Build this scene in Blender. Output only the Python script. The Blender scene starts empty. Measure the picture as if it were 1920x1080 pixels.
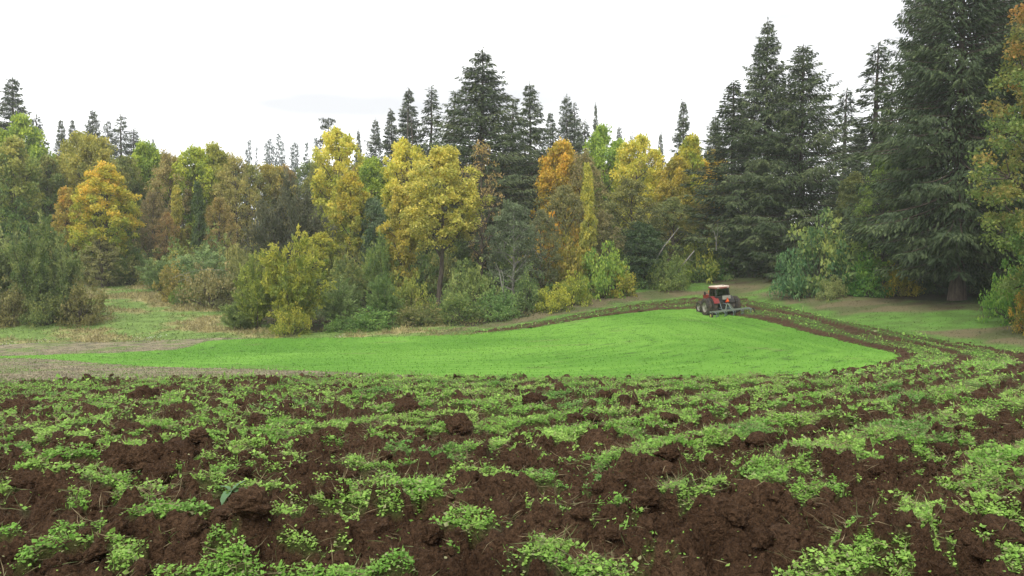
import bpy, bmesh, math, random
import numpy as np
from mathutils import Vector, Matrix, noise as mnoise

# ------------------------------------------------------------------ camera, sky, sun, exposure
SC = bpy.context.scene
COL = SC.collection
F = 1507.0                     # focal length in pixels of the 1920 px wide photograph
EYE = 1.65
HAZE = 0.00035
PITCH = math.atan(60.0 / F)    # horizon 60 px above the middle
cam_d = bpy.data.cameras.new('camera')
cam_d.sensor_width = 36.0
cam_d.lens = 36.0 * F / 1920.0
cam_d.clip_start = 0.1
cam_d.clip_end = 4000.0
cam = bpy.data.objects.new('camera', cam_d)
COL.objects.link(cam)
cam.location = (0, 0, EYE)
cam.rotation_euler = (math.pi / 2 - PITCH, 0, 0)
SC.camera = cam

SUN_EL, SUN_AZ = math.radians(48), math.radians(200)     # azimuth clockwise from +Y
world = bpy.data.worlds.new('World')
SC.world = world
world.use_nodes = True
wn = world.node_tree
wn.nodes.clear()
def W(t, **kw):
    n = wn.nodes.new(t)
    for k, v in kw.items():
        setattr(n, k, v)
    return n
w_out = W('ShaderNodeOutputWorld')
w_bg = W('ShaderNodeBackground')
w_sky = W('ShaderNodeTexSky', sky_type='NISHITA')
w_sky.sun_disc = False
w_sky.sun_elevation = SUN_EL
w_sky.sun_rotation = SUN_AZ
w_tc = W('ShaderNodeTexCoord')
w_map = W('ShaderNodeMapping')
w_map.inputs['Scale'].default_value = (1.0, 1.0, 7.0)
w_noise = W('ShaderNodeTexNoise')
w_noise.inputs['Scale'].default_value = 1.7
w_noise.inputs['Detail'].default_value = 3.0
w_noise.inputs['Roughness'].default_value = 0.42
w_ramp = W('ShaderNodeValToRGB')
w_ramp.color_ramp.elements[0].position = 0.40
w_ramp.color_ramp.elements[0].color = (0.44, 0.44, 0.443, 1)
w_ramp.color_ramp.elements[1].position = 0.63
w_ramp.color_ramp.elements[1].color = (1.03, 1.03, 1.03, 1)
w_mul = W('ShaderNodeMixRGB', blend_type='MULTIPLY')
w_mul.inputs['Fac'].default_value = 1.0
w_mul.inputs['Color2'].default_value = (11.5, 11.5, 11.5, 1)   # cloud deck radiance before the 0.1 strength
w_mix = W('ShaderNodeMixRGB')
w_mix.inputs['Fac'].default_value = 0.93                # almost closed cloud cover over the blue
wl = wn.links.new
wl(w_tc.outputs['Generated'], w_map.inputs['Vector'])
wl(w_map.outputs['Vector'], w_noise.inputs['Vector'])
wl(w_noise.outputs['Fac'], w_ramp.inputs['Fac'])
wl(w_ramp.outputs['Color'], w_mul.inputs['Color1'])
wl(w_sky.outputs['Color'], w_mix.inputs['Color1'])
wl(w_mul.outputs['Color'], w_mix.inputs['Color2'])
wl(w_mix.outputs['Color'], w_bg.inputs['Color'])
w_bg.inputs['Strength'].default_value = 0.1
wl(w_bg.outputs['Background'], w_out.inputs['Surface'])

sun_d = bpy.data.lights.new('sun', 'SUN')
sun_d.energy = 1.5
sun_d.angle = math.radians(22)
sun_d.color = (1.0, 0.97, 0.92)
sun = bpy.data.objects.new('sun', sun_d)
COL.objects.link(sun)
_to = Vector((math.sin(SUN_AZ) * math.cos(SUN_EL), math.cos(SUN_AZ) * math.cos(SUN_EL), math.sin(SUN_EL)))
sun.rotation_euler = _to.to_track_quat('Z', 'Y').to_euler()
sun.location = (0, -20, 60)

SC.view_settings.view_transform = 'Standard'
SC.view_settings.look = 'None'
SC.view_settings.gamma = 1.0
SC.view_settings.exposure = 0.95
SC.view_settings.use_curve_mapping = False
SC.render.engine = 'CYCLES'
SC.cycles.use_denoising = True
SC.cycles.max_bounces = 6
SC.cycles.diffuse_bounces = 3
SC.cycles.transmission_bounces = 4
SC.cycles.volume_bounces = 1

rng = np.random.default_rng(7)
random.seed(7)

# ------------------------------------------------------------------ numeric helpers
def smooth(a, b, x):
    t = np.clip((x - a) / (b - a), 0, 1)
    return t * t * (3 - 2 * t)

def _hash(ix, iy, seed):
    h = (ix.astype(np.int64) * 374761393 + iy.astype(np.int64) * 668265263 + seed * 974634777) & 0xffffffff
    h = ((h ^ (h >> 13)) * 1274126177) & 0xffffffff
    h = ((h ^ (h >> 16)) * 2246822519) & 0xffffffff
    h = h ^ (h >> 15)
    return (h & 0xffffff).astype(np.float64) / float(0xffffff)

def pn(x, y, seed=0):
    """gradient noise, about -0.7..0.7"""
    x = np.asarray(x, float); y = np.asarray(y, float)
    ix, iy = np.floor(x), np.floor(y)
    fx, fy = x - ix, y - iy
    ux, uy = fx * fx * fx * (fx * (fx * 6 - 15) + 10), fy * fy * fy * (fy * (fy * 6 - 15) + 10)
    def g(dx, dy):
        a = _hash(ix + dx, iy + dy, seed) * 2 * math.pi
        return np.cos(a) * (fx - dx) + np.sin(a) * (fy - dy)
    return (g(0, 0) * (1 - ux) + g(1, 0) * ux) * (1 - uy) + (g(0, 1) * (1 - ux) + g(1, 1) * ux) * uy

def fbm(x, y, seed=0, octv=4, gain=0.5):
    s, a, f = 0.0, 1.0, 1.0
    for k in range(octv):
        s = s + a * pn(x * f + k * 17.3, y * f - k * 9.1, seed + k)
        a *= gain; f *= 2.03
    return s

def worley(x, y, seed=0):
    ix, iy = np.floor(x), np.floor(y)
    f1 = np.full(x.shape, 9.0); f2 = np.full(x.shape, 9.0); cid = np.zeros(x.shape)
    for dx in (-1, 0, 1):
        for dy in (-1, 0, 1):
            cx, cy = ix + dx, iy + dy
            px = cx + _hash(cx, cy, seed) * 0.9
            py = cy + _hash(cx, cy, seed + 5) * 0.9
            d = np.hypot(px - x, py - y)
            r = _hash(cx, cy, seed + 11)
            nearer = d < f1
            f2 = np.where(nearer, f1, np.minimum(f2, d))
            cid = np.where(nearer, r, cid)
            f1 = np.where(nearer, d, f1)
    return f1, f2, cid

# ------------------------------------------------------------------ pixels of the photograph -> directions
CP, SP = math.cos(PITCH), math.sin(PITCH)
def ray(px, py):
    u, v = (px - 960.0) / F, (540.0 - py) / F
    return np.array([u, CP + v * SP, -SP + v * CP])
def at_depth(px, py, d):
    r = ray(px, py)
    return np.array([0, 0, EYE]) + r * (d / r[1])

# ------------------------------------------------------------------ terrain: a smooth surface through points whose distance is known
CTRL = [(960, 1023, 5), (200, 1023, 5), (1720, 1023, 5),
        (0, 877, 8), (960, 875, 8), (1920, 872, 8), (0, 803, 12), (960, 801, 12), (1920, 795, 12),
        (0, 762, 16), (960, 760, 16), (1920, 748, 16),
        (-300, 727, 22), (0, 725, 22), (500, 720, 22), (960, 720, 22), (1400, 717, 23), (1680, 712, 24), (1920, 713, 22),
        (2200, 690, 30), (1920, 688, 31), (1920, 656, 48), (1690, 666, 47), (1640, 685, 36), (1500, 706, 28),
        (1300, 709, 26), (1300, 680, 37), (1300, 640, 53), (1300, 606, 74), (1350, 589, 86), (1200, 600, 76), (1500, 622, 65),
        (1000, 714, 26), (1000, 682, 38), (1000, 650, 55), (1000, 622, 73),
        (600, 714, 28), (600, 690, 40), (600, 660, 57), (600, 635, 75),
        (200, 718, 30), (200, 690, 46), (200, 660, 63), (200, 638, 77),
        (-200, 722, 30), (-200, 690, 46), (-200, 642, 76),
        (80, 592, 86), (-150, 585, 90), (160, 560, 100), (230, 522, 128), (330, 552, 104), (540, 615, 80), (700, 614, 80),
        (880, 604, 82), (1000, 586, 88), (1100, 560, 99), (1200, 534, 110), (1340, 521, 114), (1430, 511, 110),
        (1230, 560, 97), (1400, 538, 100), (1400, 560, 93), (1540, 546, 88), (1560, 590, 72), (1690, 556, 80), (1815, 558, 74), (1780, 612, 61),
        (1940, 605, 57), (2150, 610, 50), (2150, 680, 38)]
for px in (-300, 100, 500, 900, 1300, 1700, 2200):
    CTRL += [(px, 503, 165), (px, 462, 300), (px, 440, 650)]
_pts = np.array([at_depth(*c) for c in CTRL])
def _dom(x, y):
    a = np.clip(np.arctan2(x, y), -0.8, 0.8) * 1.6
    l = np.log(np.clip(np.hypot(x, y), 3.5, 650.0))
    return np.stack([a, l], -1)
def _tps(r2):
    return 0.5 * r2 * np.log(r2 + 1e-12)
_D = _dom(_pts[:, 0], _pts[:, 1])
_n = len(_D)
_K = _tps(((_D[:, None] - _D[None]) ** 2).sum(-1)) + np.eye(_n) * 0.004
_P = np.hstack([np.ones((_n, 1)), _D])
_A = np.block([[_K, _P], [_P.T, np.zeros((3, 3))]])
_W = np.linalg.solve(_A, np.concatenate([_pts[:, 2], np.zeros(3)]))
def H(x, y):
    x = np.atleast_1d(np.asarray(x, float)); y = np.atleast_1d(np.asarray(y, float))
    out = np.empty(x.shape)
    fx, fy, fo = x.ravel(), y.ravel(), out.ravel()
    for i in range(0, len(fx), 60000):
        q = _dom(fx[i:i + 60000], fy[i:i + 60000])
        r2 = (q[:, None, 0] - _D[None, :, 0]) ** 2 + (q[:, None, 1] - _D[None, :, 1]) ** 2
        fo[i:i + 60000] = _tps(r2) @ _W[:_n] + _W[_n] + q @ _W[_n + 1:]
    return fo.reshape(x.shape)
H00 = float(H(0, 0.1)[0])
cam.location.z = EYE + 0.0

_dd = np.exp(np.linspace(math.log(4), math.log(420), 700))
def ground_at(px, py):
    """where the view ray through a pixel meets the terrain"""
    r = ray(px, py)
    P = np.array([0, 0, EYE]) + r[None] * (_dd / r[1])[:, None]
    below = P[:, 2] < H(P[:, 0], P[:, 1])
    i = int(np.argmax(below)) if below.any() else len(_dd) - 1
    return P[i]

# ------------------------------------------------------------------ mesh helpers
def mesh_np(name, V, faces, attrs=None, mats=(), smooth_shade=False, face_mat=None):
    """faces: list of integer arrays of shape (m,3) or (m,4)"""
    me = bpy.data.meshes.new(name)
    V = np.asarray(V, np.float32)
    me.vertices.add(len(V)); me.vertices.foreach_set('co', V.ravel())
    idx = np.concatenate([np.asarray(f, np.int32).ravel() for f in faces])
    tot = np.concatenate([np.full(len(f), np.asarray(f).shape[1], np.int32) for f in faces])
    st = np.concatenate([[0], np.cumsum(tot)[:-1]]).astype(np.int32)
    me.loops.add(len(idx)); me.loops.foreach_set('vertex_index', idx)
    me.polygons.add(len(tot)); me.polygons.foreach_set('loop_start', st)
    if face_mat is not None:
        me.polygons.foreach_set('material_index', np.asarray(face_mat, np.int32))
    me.polygons.foreach_set('use_smooth', np.full(len(tot), bool(smooth_shade)))
    for k, a in (attrs or {}).items():
        a = np.asarray(a, np.float32)
        if a.ndim == 1:
            me.attributes.new(k, 'FLOAT', 'POINT').data.foreach_set('value', a)
        else:
            if a.shape[1] == 3:
                a = np.hstack([a, np.ones((len(a), 1), np.float32)])
            me.attributes.new(k, 'FLOAT_COLOR', 'POINT').data.foreach_set('color', a.ravel())
    for m in mats:
        me.materials.append(m)
    me.update(calc_edges=True)
    return me

def add(name, me, parent=None, loc=(0, 0, 0), **props):
    o = bpy.data.objects.new(name, me)
    COL.objects.link(o)
    o.location = loc
    o.parent = parent
    for k, v in props.items():
        o[k] = v
    return o

def thing(name, label, cat, loc=(0, 0, 0), rz=0.0, group=None):
    o = bpy.data.objects.new(name, None)
    o.empty_display_size = 0.3
    COL.objects.link(o)
    o.location = loc
    o.rotation_euler = (0, 0, rz)
    o['label'] = label; o['category'] = cat
    if group:
        o['group'] = group
    return o

class Tubes:
    """tapered tubes gathered into one mesh"""
    def __init__(s):
        s.V, s.Q, s.n = [], [], 0
    def add(s, pts, rad, sides=6):
        pts = np.asarray(pts, float); rad = np.asarray(rad, float)
        m = len(pts)
        t = np.gradient(pts, axis=0)
        t /= np.linalg.norm(t, axis=1)[:, None] + 1e-9
        ref = np.where(np.abs(t[:, 2:3]) > 0.9, np.array([[1.0, 0, 0]]), np.array([[0, 0, 1.0]]))
        a = np.cross(t, ref); a /= np.linalg.norm(a, axis=1)[:, None] + 1e-9
        b = np.cross(t, a)
        th = np.arange(sides) * 2 * math.pi / sides
        ring = pts[:, None] + rad[:, None, None] * (np.cos(th)[None, :, None] * a[:, None] + np.sin(th)[None, :, None] * b[:, None])
        i = np.arange(m - 1)[:, None] * sides + np.arange(sides)[None]
        j = np.arange(m - 1)[:, None] * sides + (np.arange(sides)[None] + 1) % sides
        q = np.stack([i, j, j + sides, i + sides], -1).reshape(-1, 4) + s.n
        s.V.append(ring.reshape(-1, 3)); s.Q.append(q); s.n += m * sides
    def mesh(s, name, mat):
        return mesh_np(name, np.concatenate(s.V), [np.concatenate(s.Q)], mats=[mat], smooth_shade=True)

def unit(v):
    return v / (np.linalg.norm(v, axis=-1, keepdims=True) + 1e-9)

def leaf_quads(P, D, S, L, Wd, fold=0.12):
    """one folded lozenge per leaf: base P, direction D, side S, length L, width Wd"""
    D = unit(D); S = unit(S - (S * D).sum(1, keepdims=True) * D)
    N = np.cross(D, S)
    L = np.asarray(L)[:, None]; Wd = np.asarray(Wd)[:, None]
    mid = P + D * L * 0.5 + N * L * fold
    V = np.stack([P, mid + S * Wd * 0.5, P + D * L, mid - S * Wd * 0.5], 1)
    n = len(P)
    return V.reshape(-1, 3), np.arange(n * 4).reshape(n, 4)

# ------------------------------------------------------------------ materials
def new_mat(name):
    m = bpy.data.materials.new(name)
    m.use_nodes = True
    nt = m.node_tree
    nt.nodes.clear()
    return m, nt, nt.links.new
def node(nt, t, **kw):
    n = nt.nodes.new(t)
    for k, v in kw.items():
        setattr(n, k, v)
    return n
def math_node(nt, op, a, b=None, clamp=False):
    n = node(nt, 'ShaderNodeMath', operation=op)
    n.use_clamp = clamp
    for i, v in enumerate((a, b)):
        if v is None: continue
        if isinstance(v, (int, float)): n.inputs[i].default_value = v
        else: nt.links.new(v, n.inputs[i])
    return n.outputs[0]
def mixc(nt, fac, a, b, blend='MIX'):
    n = node(nt, 'ShaderNodeMixRGB', blend_type=blend)
    for s, v in zip(n.inputs, (fac, a, b)):
        if isinstance(v, (int, float)): s.default_value = v
        elif isinstance(v, tuple): s.default_value = (*v, 1)
        else: nt.links.new(v, s)
    return n.outputs[0]
def noise_node(nt, scale, detail=4, rough=0.55, vec=None):
    n = node(nt, 'ShaderNodeTexNoise')
    n.inputs['Scale'].default_value = scale
    n.inputs['Detail'].default_value = detail
    n.inputs['Roughness'].default_value = rough
    if vec is not None: nt.links.new(vec, n.inputs['Vector'])
    return n.outputs['Fac']
def attr_node(nt, name, kind='GEOMETRY'):
    return node(nt, 'ShaderNodeAttribute', attribute_name=name, attribute_type=kind)
def ramp_node(nt, fac, stops):
    n = node(nt, 'ShaderNodeValToRGB')
    e = n.color_ramp.elements
    while len(e) < len(stops): e.new(0.5)
    for k, (p, c) in zip(e, stops):
        k.position = p; k.color = (*c, 1)
    nt.links.new(fac, n.inputs['Fac'])
    return n.outputs['Color']
def finish(nt, color, rough=0.9, spec=0.2, bump=None, bump_d=0.02, bump_s=0.6, metal=0.0):
    p = node(nt, 'ShaderNodeBsdfPrincipled')
    if isinstance(color, tuple): p.inputs['Base Color'].default_value = (*color, 1)
    else: nt.links.new(color, p.inputs['Base Color'])
    if isinstance(rough, (int, float)): p.inputs['Roughness'].default_value = rough
    else: nt.links.new(rough, p.inputs['Roughness'])
    p.inputs['Specular IOR Level'].default_value = spec
    p.inputs['Metallic'].default_value = metal
    if bump is not None:
        b = node(nt, 'ShaderNodeBump')
        b.inputs['Distance'].default_value = bump_d
        b.inputs['Strength'].default_value = bump_s
        nt.links.new(bump, b.inputs['Height'])
        nt.links.new(b.outputs['Normal'], p.inputs['Normal'])
    o = node(nt, 'ShaderNodeOutputMaterial')
    nt.links.new(p.outputs[0], o.inputs['Surface'])
    return p

def leaf_material(name, transl=0.40, rough=0.55, spec=0.25):
    """colour of the crown = the object's own colour, turning to its second colour by height or reach along the bough (ht) and clump"""
    m, nt, L = new_mat(name)
    oi = node(nt, 'ShaderNodeObjectInfo')
    t2 = attr_node(nt, 'tint2', 'OBJECT')
    ht, lc = attr_node(nt, 'ht'), attr_node(nt, 'lc')
    tn = attr_node(nt, 'turn', 'OBJECT')
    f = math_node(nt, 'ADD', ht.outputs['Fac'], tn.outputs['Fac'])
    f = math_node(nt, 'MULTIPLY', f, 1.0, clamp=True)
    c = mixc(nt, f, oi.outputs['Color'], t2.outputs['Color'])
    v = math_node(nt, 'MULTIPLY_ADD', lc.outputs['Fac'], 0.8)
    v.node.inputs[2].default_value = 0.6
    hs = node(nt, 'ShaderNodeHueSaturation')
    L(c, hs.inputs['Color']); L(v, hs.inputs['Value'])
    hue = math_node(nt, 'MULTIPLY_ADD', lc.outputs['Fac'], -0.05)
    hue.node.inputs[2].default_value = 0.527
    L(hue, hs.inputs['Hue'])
    p = node(nt, 'ShaderNodeBsdfPrincipled')
    L(hs.outputs[0], p.inputs['Base Color'])
    p.inputs['Roughness'].default_value = rough
    p.inputs['Specular IOR Level'].default_value = spec
    tr = node(nt, 'ShaderNodeBsdfTranslucent')
    L(hs.outputs[0], tr.inputs['Color'])
    mx = node(nt, 'ShaderNodeMixShader')
    mx.inputs['Fac'].default_value = transl
    L(p.outputs[0], mx.inputs[1]); L(tr.outputs[0], mx.inputs[2])
    o = node(nt, 'ShaderNodeOutputMaterial')
    L(mx.outputs[0], o.inputs['Surface'])
    return m
M_LEAF = leaf_material('autumn_leaves')
M_NEEDLE = leaf_material('fir_needles', transl=0.12, rough=0.6, spec=0.2)

def blade_material(name, transl=0.35):
    m, nt, L = new_mat(name)
    c = attr_node(nt, 'col').outputs['Color']
    p = node(nt, 'ShaderNodeBsdfPrincipled')
    L(c, p.inputs['Base Color'])
    p.inputs['Roughness'].default_value = 0.6
    p.inputs['Specular IOR Level'].default_value = 0.2
    tr = node(nt, 'ShaderNodeBsdfTranslucent'); L(c, tr.inputs['Color'])
    mx = node(nt, 'ShaderNodeMixShader'); mx.inputs['Fac'].default_value = transl
    L(p.outputs[0], mx.inputs[1]); L(tr.outputs[0], mx.inputs[2])
    o = node(nt, 'ShaderNodeOutputMaterial'); L(mx.outputs[0], o.inputs['Surface'])
    return m
M_BLADE = blade_material('grass_blades')

def bark_material(name, c1, c2, scale=6):
    m, nt, L = new_mat(name)
    tc = node(nt, 'ShaderNodeTexCoord')
    mp = node(nt, 'ShaderNodeMapping'); mp.inputs['Scale'].default_value = (1, 1, 0.18)
    L(tc.outputs['Object'], mp.inputs['Vector'])
    n1 = noise_node(nt, scale, 5, 0.65, mp.outputs[0])
    c = ramp_node(nt, n1, [(0.3, c1), (0.7, c2)])
    finish(nt, c, 0.95, 0.1, n1, 0.05, 0.9)
    return m
M_BARK = bark_material('grey_brown_bark', (0.035, 0.026, 0.02), (0.14, 0.115, 0.09))
M_BARKFIR = bark_material('fir_bark', (0.03, 0.022, 0.017), (0.15, 0.115, 0.09), 4)
M_BARKPALE = bark_material('pale_bark', (0.12, 0.11, 0.095), (0.34, 0.32, 0.285))

# soil
m, nt, L = new_mat('ploughed_soil')
tc = node(nt, 'ShaderNodeNewGeometry')
n_big = noise_node(nt, 1.3, 4, 0.6, tc.outputs['Position'])
n_fine = noise_node(nt, 34, 7, 0.78, tc.outputs['Position'])
n_grit = noise_node(nt, 120, 3, 0.7, tc.outputs['Position'])
c = ramp_node(nt, n_big, [(0.32, (0.072, 0.0405, 0.0225)), (0.68, (0.140, 0.084, 0.0485))])
c = mixc(nt, 0.85, c, ramp_node(nt, n_fine, [(0.38, (0.42, 0.40, 0.39)), (0.64, (1.55, 1.53, 1.5))]), 'MULTIPLY')
c = mixc(nt, attr_node(nt, 'thatch').outputs['Fac'], c, mixc(nt, n_fine, (0.07, 0.055, 0.035), (0.21, 0.175, 0.11)))
c = mixc(nt, attr_node(nt, 'gm').outputs['Fac'], c, mixc(nt, n_fine, (0.05, 0.10, 0.02), (0.15, 0.27, 0.06)))
vo = node(nt, 'ShaderNodeTexVoronoi'); vo.inputs['Scale'].default_value = 30; L(tc.outputs['Position'], vo.inputs['Vector'])
vo2 = node(nt, 'ShaderNodeTexVoronoi'); vo2.inputs['Scale'].default_value = 75; L(tc.outputs['Position'], vo2.inputs['Vector'])
crumb = math_node(nt, 'ADD', math_node(nt, 'MULTIPLY', vo.outputs['Distance'], -1.0), math_node(nt, 'MULTIPLY', vo2.outputs['Distance'], -.5))
hgt = math_node(nt, 'ADD', math_node(nt, 'ADD', n_fine, crumb), math_node(nt, 'MULTIPLY', n_grit, 0.35))
finish(nt, c, 0.95, 0.08, hgt, 0.06, 1.0)
M_SOIL = m

def colour_ground(name, noise_scale, bump_d):
    m, nt, L = new_mat(name)
    tc = node(nt, 'ShaderNodeTexCoord')
    n1 = noise_node(nt, noise_scale, 6, 0.7, tc.outputs['Object'])
    c = mixc(nt, 0.8, attr_node(nt, 'col').outputs['Color'], ramp_node(nt, n1, [(0.3, (0.62, 0.62, 0.62)), (0.7, (1.3, 1.3, 1.3))]), 'MULTIPLY')
    finish(nt, c, 0.95, 0.08, n1, bump_d, 0.8)
    return m
M_TURF = colour_ground('turf', 9, 0.04)
M_STUB = colour_ground('stubble', 14, 0.04)
M_DIRT = colour_ground('worn_earth', 5, 0.05)

# ------------------------------------------------------------------ zones of the ground
def gpts(pix):
    return np.array([ground_at(*p)[:2] for p in pix])
NEAR_EDGE = [(-500, 733), (-250, 729), (0, 727), (200, 723), (420, 719), (640, 716), (800, 717), (960, 719), (1150, 719), (1300, 717), (1400, 714), (1480, 710), (1560, 702), (1640, 685)]
CORNER = [(1684, 668), (1668, 661)]
RIGHT_EDGE = [(1560, 635), (1480, 615), (1400, 596), (1345, 585)]
STRIP_LOW = [(1310, 579), (1240, 582), (1150, 592), (1080, 603), (1000, 616), (880, 628)]
STRIP_TOP = [(880, 625), (1000, 607), (1100, 587), (1200, 569), (1300, 559), (1400, 560), (1480, 577), (1560, 597), (1700, 626), (1850, 650), (1960, 668), (2300, 706)]
INNER = gpts(NEAR_EDGE + CORNER + RIGHT_EDGE + STRIP_LOW)
PLOUGH = np.vstack([INNER, gpts(STRIP_TOP), [[60, -6], [-40, -6]]])
GREEN = np.vstack([gpts([(-300, 665), (0, 673), (160, 681), (330, 691), (500, 695), (650, 701), (800, 708), (960, 713), (1150, 716), (1300, 716), (1400, 713), (1480, 709), (1560, 701), (1640, 684)] + CORNER + RIGHT_EDGE + STRIP_LOW + [(760, 632), (620, 634), (430, 637), (385, 641), (330, 657), (200, 664), (0, 669), (-300, 661)])])
STUBBLE = np.vstack([gpts([(-600, 640), (-200, 643), (0, 645), (200, 641), (430, 635), (600, 640), (800, 710), (960, 717), (1000, 721), (640, 719), (420, 722), (0, 730), (-600, 734)])])
MEADOW = gpts([(-700, 648), (0, 648), (200, 643), (430, 638), (620, 637), (760, 635), (880, 630), (960, 622), (900, 611), (700, 618), (560, 622), (450, 600), (380, 560), (300, 525), (240, 516), (170, 519), (100, 560), (-100, 575), (-700, 560)])
VERGE = gpts([(820, 633), (1000, 619), (1100, 597), (1200, 577), (1300, 566), (1400, 566), (1560, 602), (1700, 631), (1850, 655), (1980, 676), (2300, 710), (2300, 610), (1960, 612), (1850, 570), (1700, 562), (1560, 553), (1450, 522), (1330, 519), (1200, 537), (1090, 566), (980, 596), (880, 612), (800, 622)])

def sd_poly(x, y, P):
    """signed distance, positive inside"""
    sh = x.shape; x = x.ravel(); y = y.ravel()
    d2 = np.full(x.shape, 1e18); ins = np.zeros(x.shape, bool)
    for a, b in zip(P, np.roll(P, -1, 0)):
        ex, ey = b - a
        wx, wy = x - a[0], y - a[1]
        t = np.clip((wx * ex + wy * ey) / (ex * ex + ey * ey + 1e-12), 0, 1)
        d2 = np.minimum(d2, (wx - ex * t) ** 2 + (wy - ey * t) ** 2)
        c = (a[1] > y) != (b[1] > y)
        if c.any():
            xi = (b[0] - a[0]) * (y - a[1]) / (b[1] - a[1] + 1e-18) + a[0]
            ins ^= c & (x < xi)
    d = np.sqrt(d2)
    return np.where(ins, d, -d).reshape(sh)
def dist_line(x, y, P):
    sh = x.shape; x = x.ravel(); y = y.ravel()
    d2 = np.full(x.shape, 1e18)
    for a, b in zip(P[:-1], P[1:]):
        ex, ey = b - a
        wx, wy = x - a[0], y - a[1]
        t = np.clip((wx * ex + wy * ey) / (ex * ex + ey * ey + 1e-12), 0, 1)
        d2 = np.minimum(d2, (wx - ex * t) ** 2 + (wy - ey * t) ** 2)
    return np.sqrt(d2).reshape(sh)

def polar(th, r):
    T, R = np.meshgrid(th, r)
    return R * np.sin(T), R * np.cos(T)
def grid_faces(nr, nt_, keep=None):
    i = np.arange(nr - 1)[:, None] * nt_ + np.arange(nt_ - 1)[None]
    q = np.stack([i, i + 1, i + 1 + nt_, i + nt_], -1).reshape(-1, 4)
    if keep is not None:
        q = q[keep.ravel()[q].any(1)]
    return q
def compact(V, q, at):
    used = np.zeros(len(V), bool); used[q] = True
    m = np.cumsum(used) - 1
    return V[used], m[q], {k: a[used] for k, a in at.items()}
def lerp(a, b, t):
    return np.asarray(a)[None] * (1 - t[:, None]) + np.asarray(b)[None] * t[:, None]
def mix3(A, B, t):
    return A * (1 - t[:, None]) + B * t[:, None]

# --- earth under everything (woodland floor, leaf litter), one sheet to the horizon
th = np.radians(np.concatenate([np.arange(-180, -60, 6), np.arange(-60, 60, 0.8), np.arange(60, 180.1, 6)]))
r = np.concatenate([[0.05, 0.8, 1.6], np.exp(np.arange(math.log(2.4), math.log(470), 0.035))])
x, y = polar(th, r)
z = H(x, y) - 0.06 + 0.05 * fbm(x * .3, y * .3, 3, 3) * np.clip(np.hypot(x, y) / 20, 0, 1)
z -= 0.35 * smooth(0.3, 2.0, sd_poly(x, y, PLOUGH)) + 0.15 * (np.hypot(x, y) < 4)
xf, yf = x.ravel(), y.ravel()
t = smooth(-.25, .3, fbm(xf * .12, yf * .12, 5, 4))
c = lerp((0.045, 0.034, 0.020), (0.040, 0.060, 0.020), t)
me = mesh_np('ground', np.stack([xf, yf, z.ravel()], 1), [grid_faces(len(r), len(th))], {'col': c}, [M_DIRT], True)
add('ground', me, kind='structure')

def sheet(name, P, lift, mat, colour, dth, rr, edge=0.5, ragged=0.8, rs=0.35, relief=None, sink=0.4):
    th = np.radians(np.arange(-52, 52.01, dth))
    x, y = polar(th, rr)
    sd = sd_poly(x, y, P) + ragged * fbm(x * rs, y * rs, 31, 4)
    keep = sd > -edge * 3
    z = H(x, y) + lift - sink * (1 - smooth(-edge, edge * .3, sd))
    if relief is not None:
        z = z + relief(x, y)
    V = np.stack([x.ravel(), y.ravel(), z.ravel()], 1)
    q = grid_faces(len(rr), len(th), keep)
    V, q, at = compact(V, q, {})
    me = mesh_np(name, V, [q], {'col': colour(V[:, 0], V[:, 1])}, [mat], True)
    return add(name, me, kind='structure')

def rexp(a, b, k):
    return np.exp(np.arange(math.log(a), math.log(b) + k, k))

def meadow_mix(x, y):
    return smooth(-.25, .28, fbm(x * .14, y * .22, 41, 5, .6) + 0.012 * (y - 92) * np.clip((110 - y) / 20, 0.2, 1) * 0.6)
def meadow_col(x, y):
    t = meadow_mix(x, y)
    c = lerp((0.150, 0.225, 0.060), (0.31, 0.270, 0.125), t)
    return c * (0.8 + 0.5 * (fbm(x * .8, y * .8, 44, 3) + .3))[:, None]
sheet('meadow', MEADOW, 0.02, M_TURF, meadow_col, 0.25, rexp(50, 160, .006), relief=lambda x, y: 0.10 * fbm(x * .5, y * .5, 47, 4))

def verge_col(x, y):
    s = sd_poly(x, y, PLOUGH)                 # negative outside the ploughing
    d = -s + 0.9 * fbm(x * .35, y * .35, 52, 4)
    g1 = .8 * (1 - smooth(0.4, 1.9, d))              # green rim next to the ploughing
    patch = smooth(.05, .35, fbm(x * .09, y * .09, 54, 3) + 0.9 * np.exp(-((x - 34) / 7) ** 2 - ((y - 65) / 7) ** 2) - 0.14)
    tan_ = lerp((0.150, 0.128, 0.070), (0.100, 0.112, 0.046), smooth(-.2, .3, fbm(x * .25, y * .25, 57, 4)))
    c = mix3(tan_, lerp((0.085, 0.165, 0.032), (0.11, 0.235, 0.04), smooth(-.3, .3, fbm(x * .6, y * .6, 58, 3))), np.maximum(g1, patch * .85))
    lit = smooth(6.5, 10, d)                  # leaf litter towards the wood
    return mix3(c, lerp((0.060, 0.047, 0.028), (0.070, 0.085, 0.032), smooth(-.3, .3, fbm(x * .5, y * .5, 60, 3))), lit * (1 - patch))
sheet('grass_verge', VERGE, 0.03, M_TURF, verge_col, 0.2, rexp(28, 130, .006), relief=lambda x, y: 0.05 * fbm(x * .6, y * .6, 49, 4))

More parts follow.
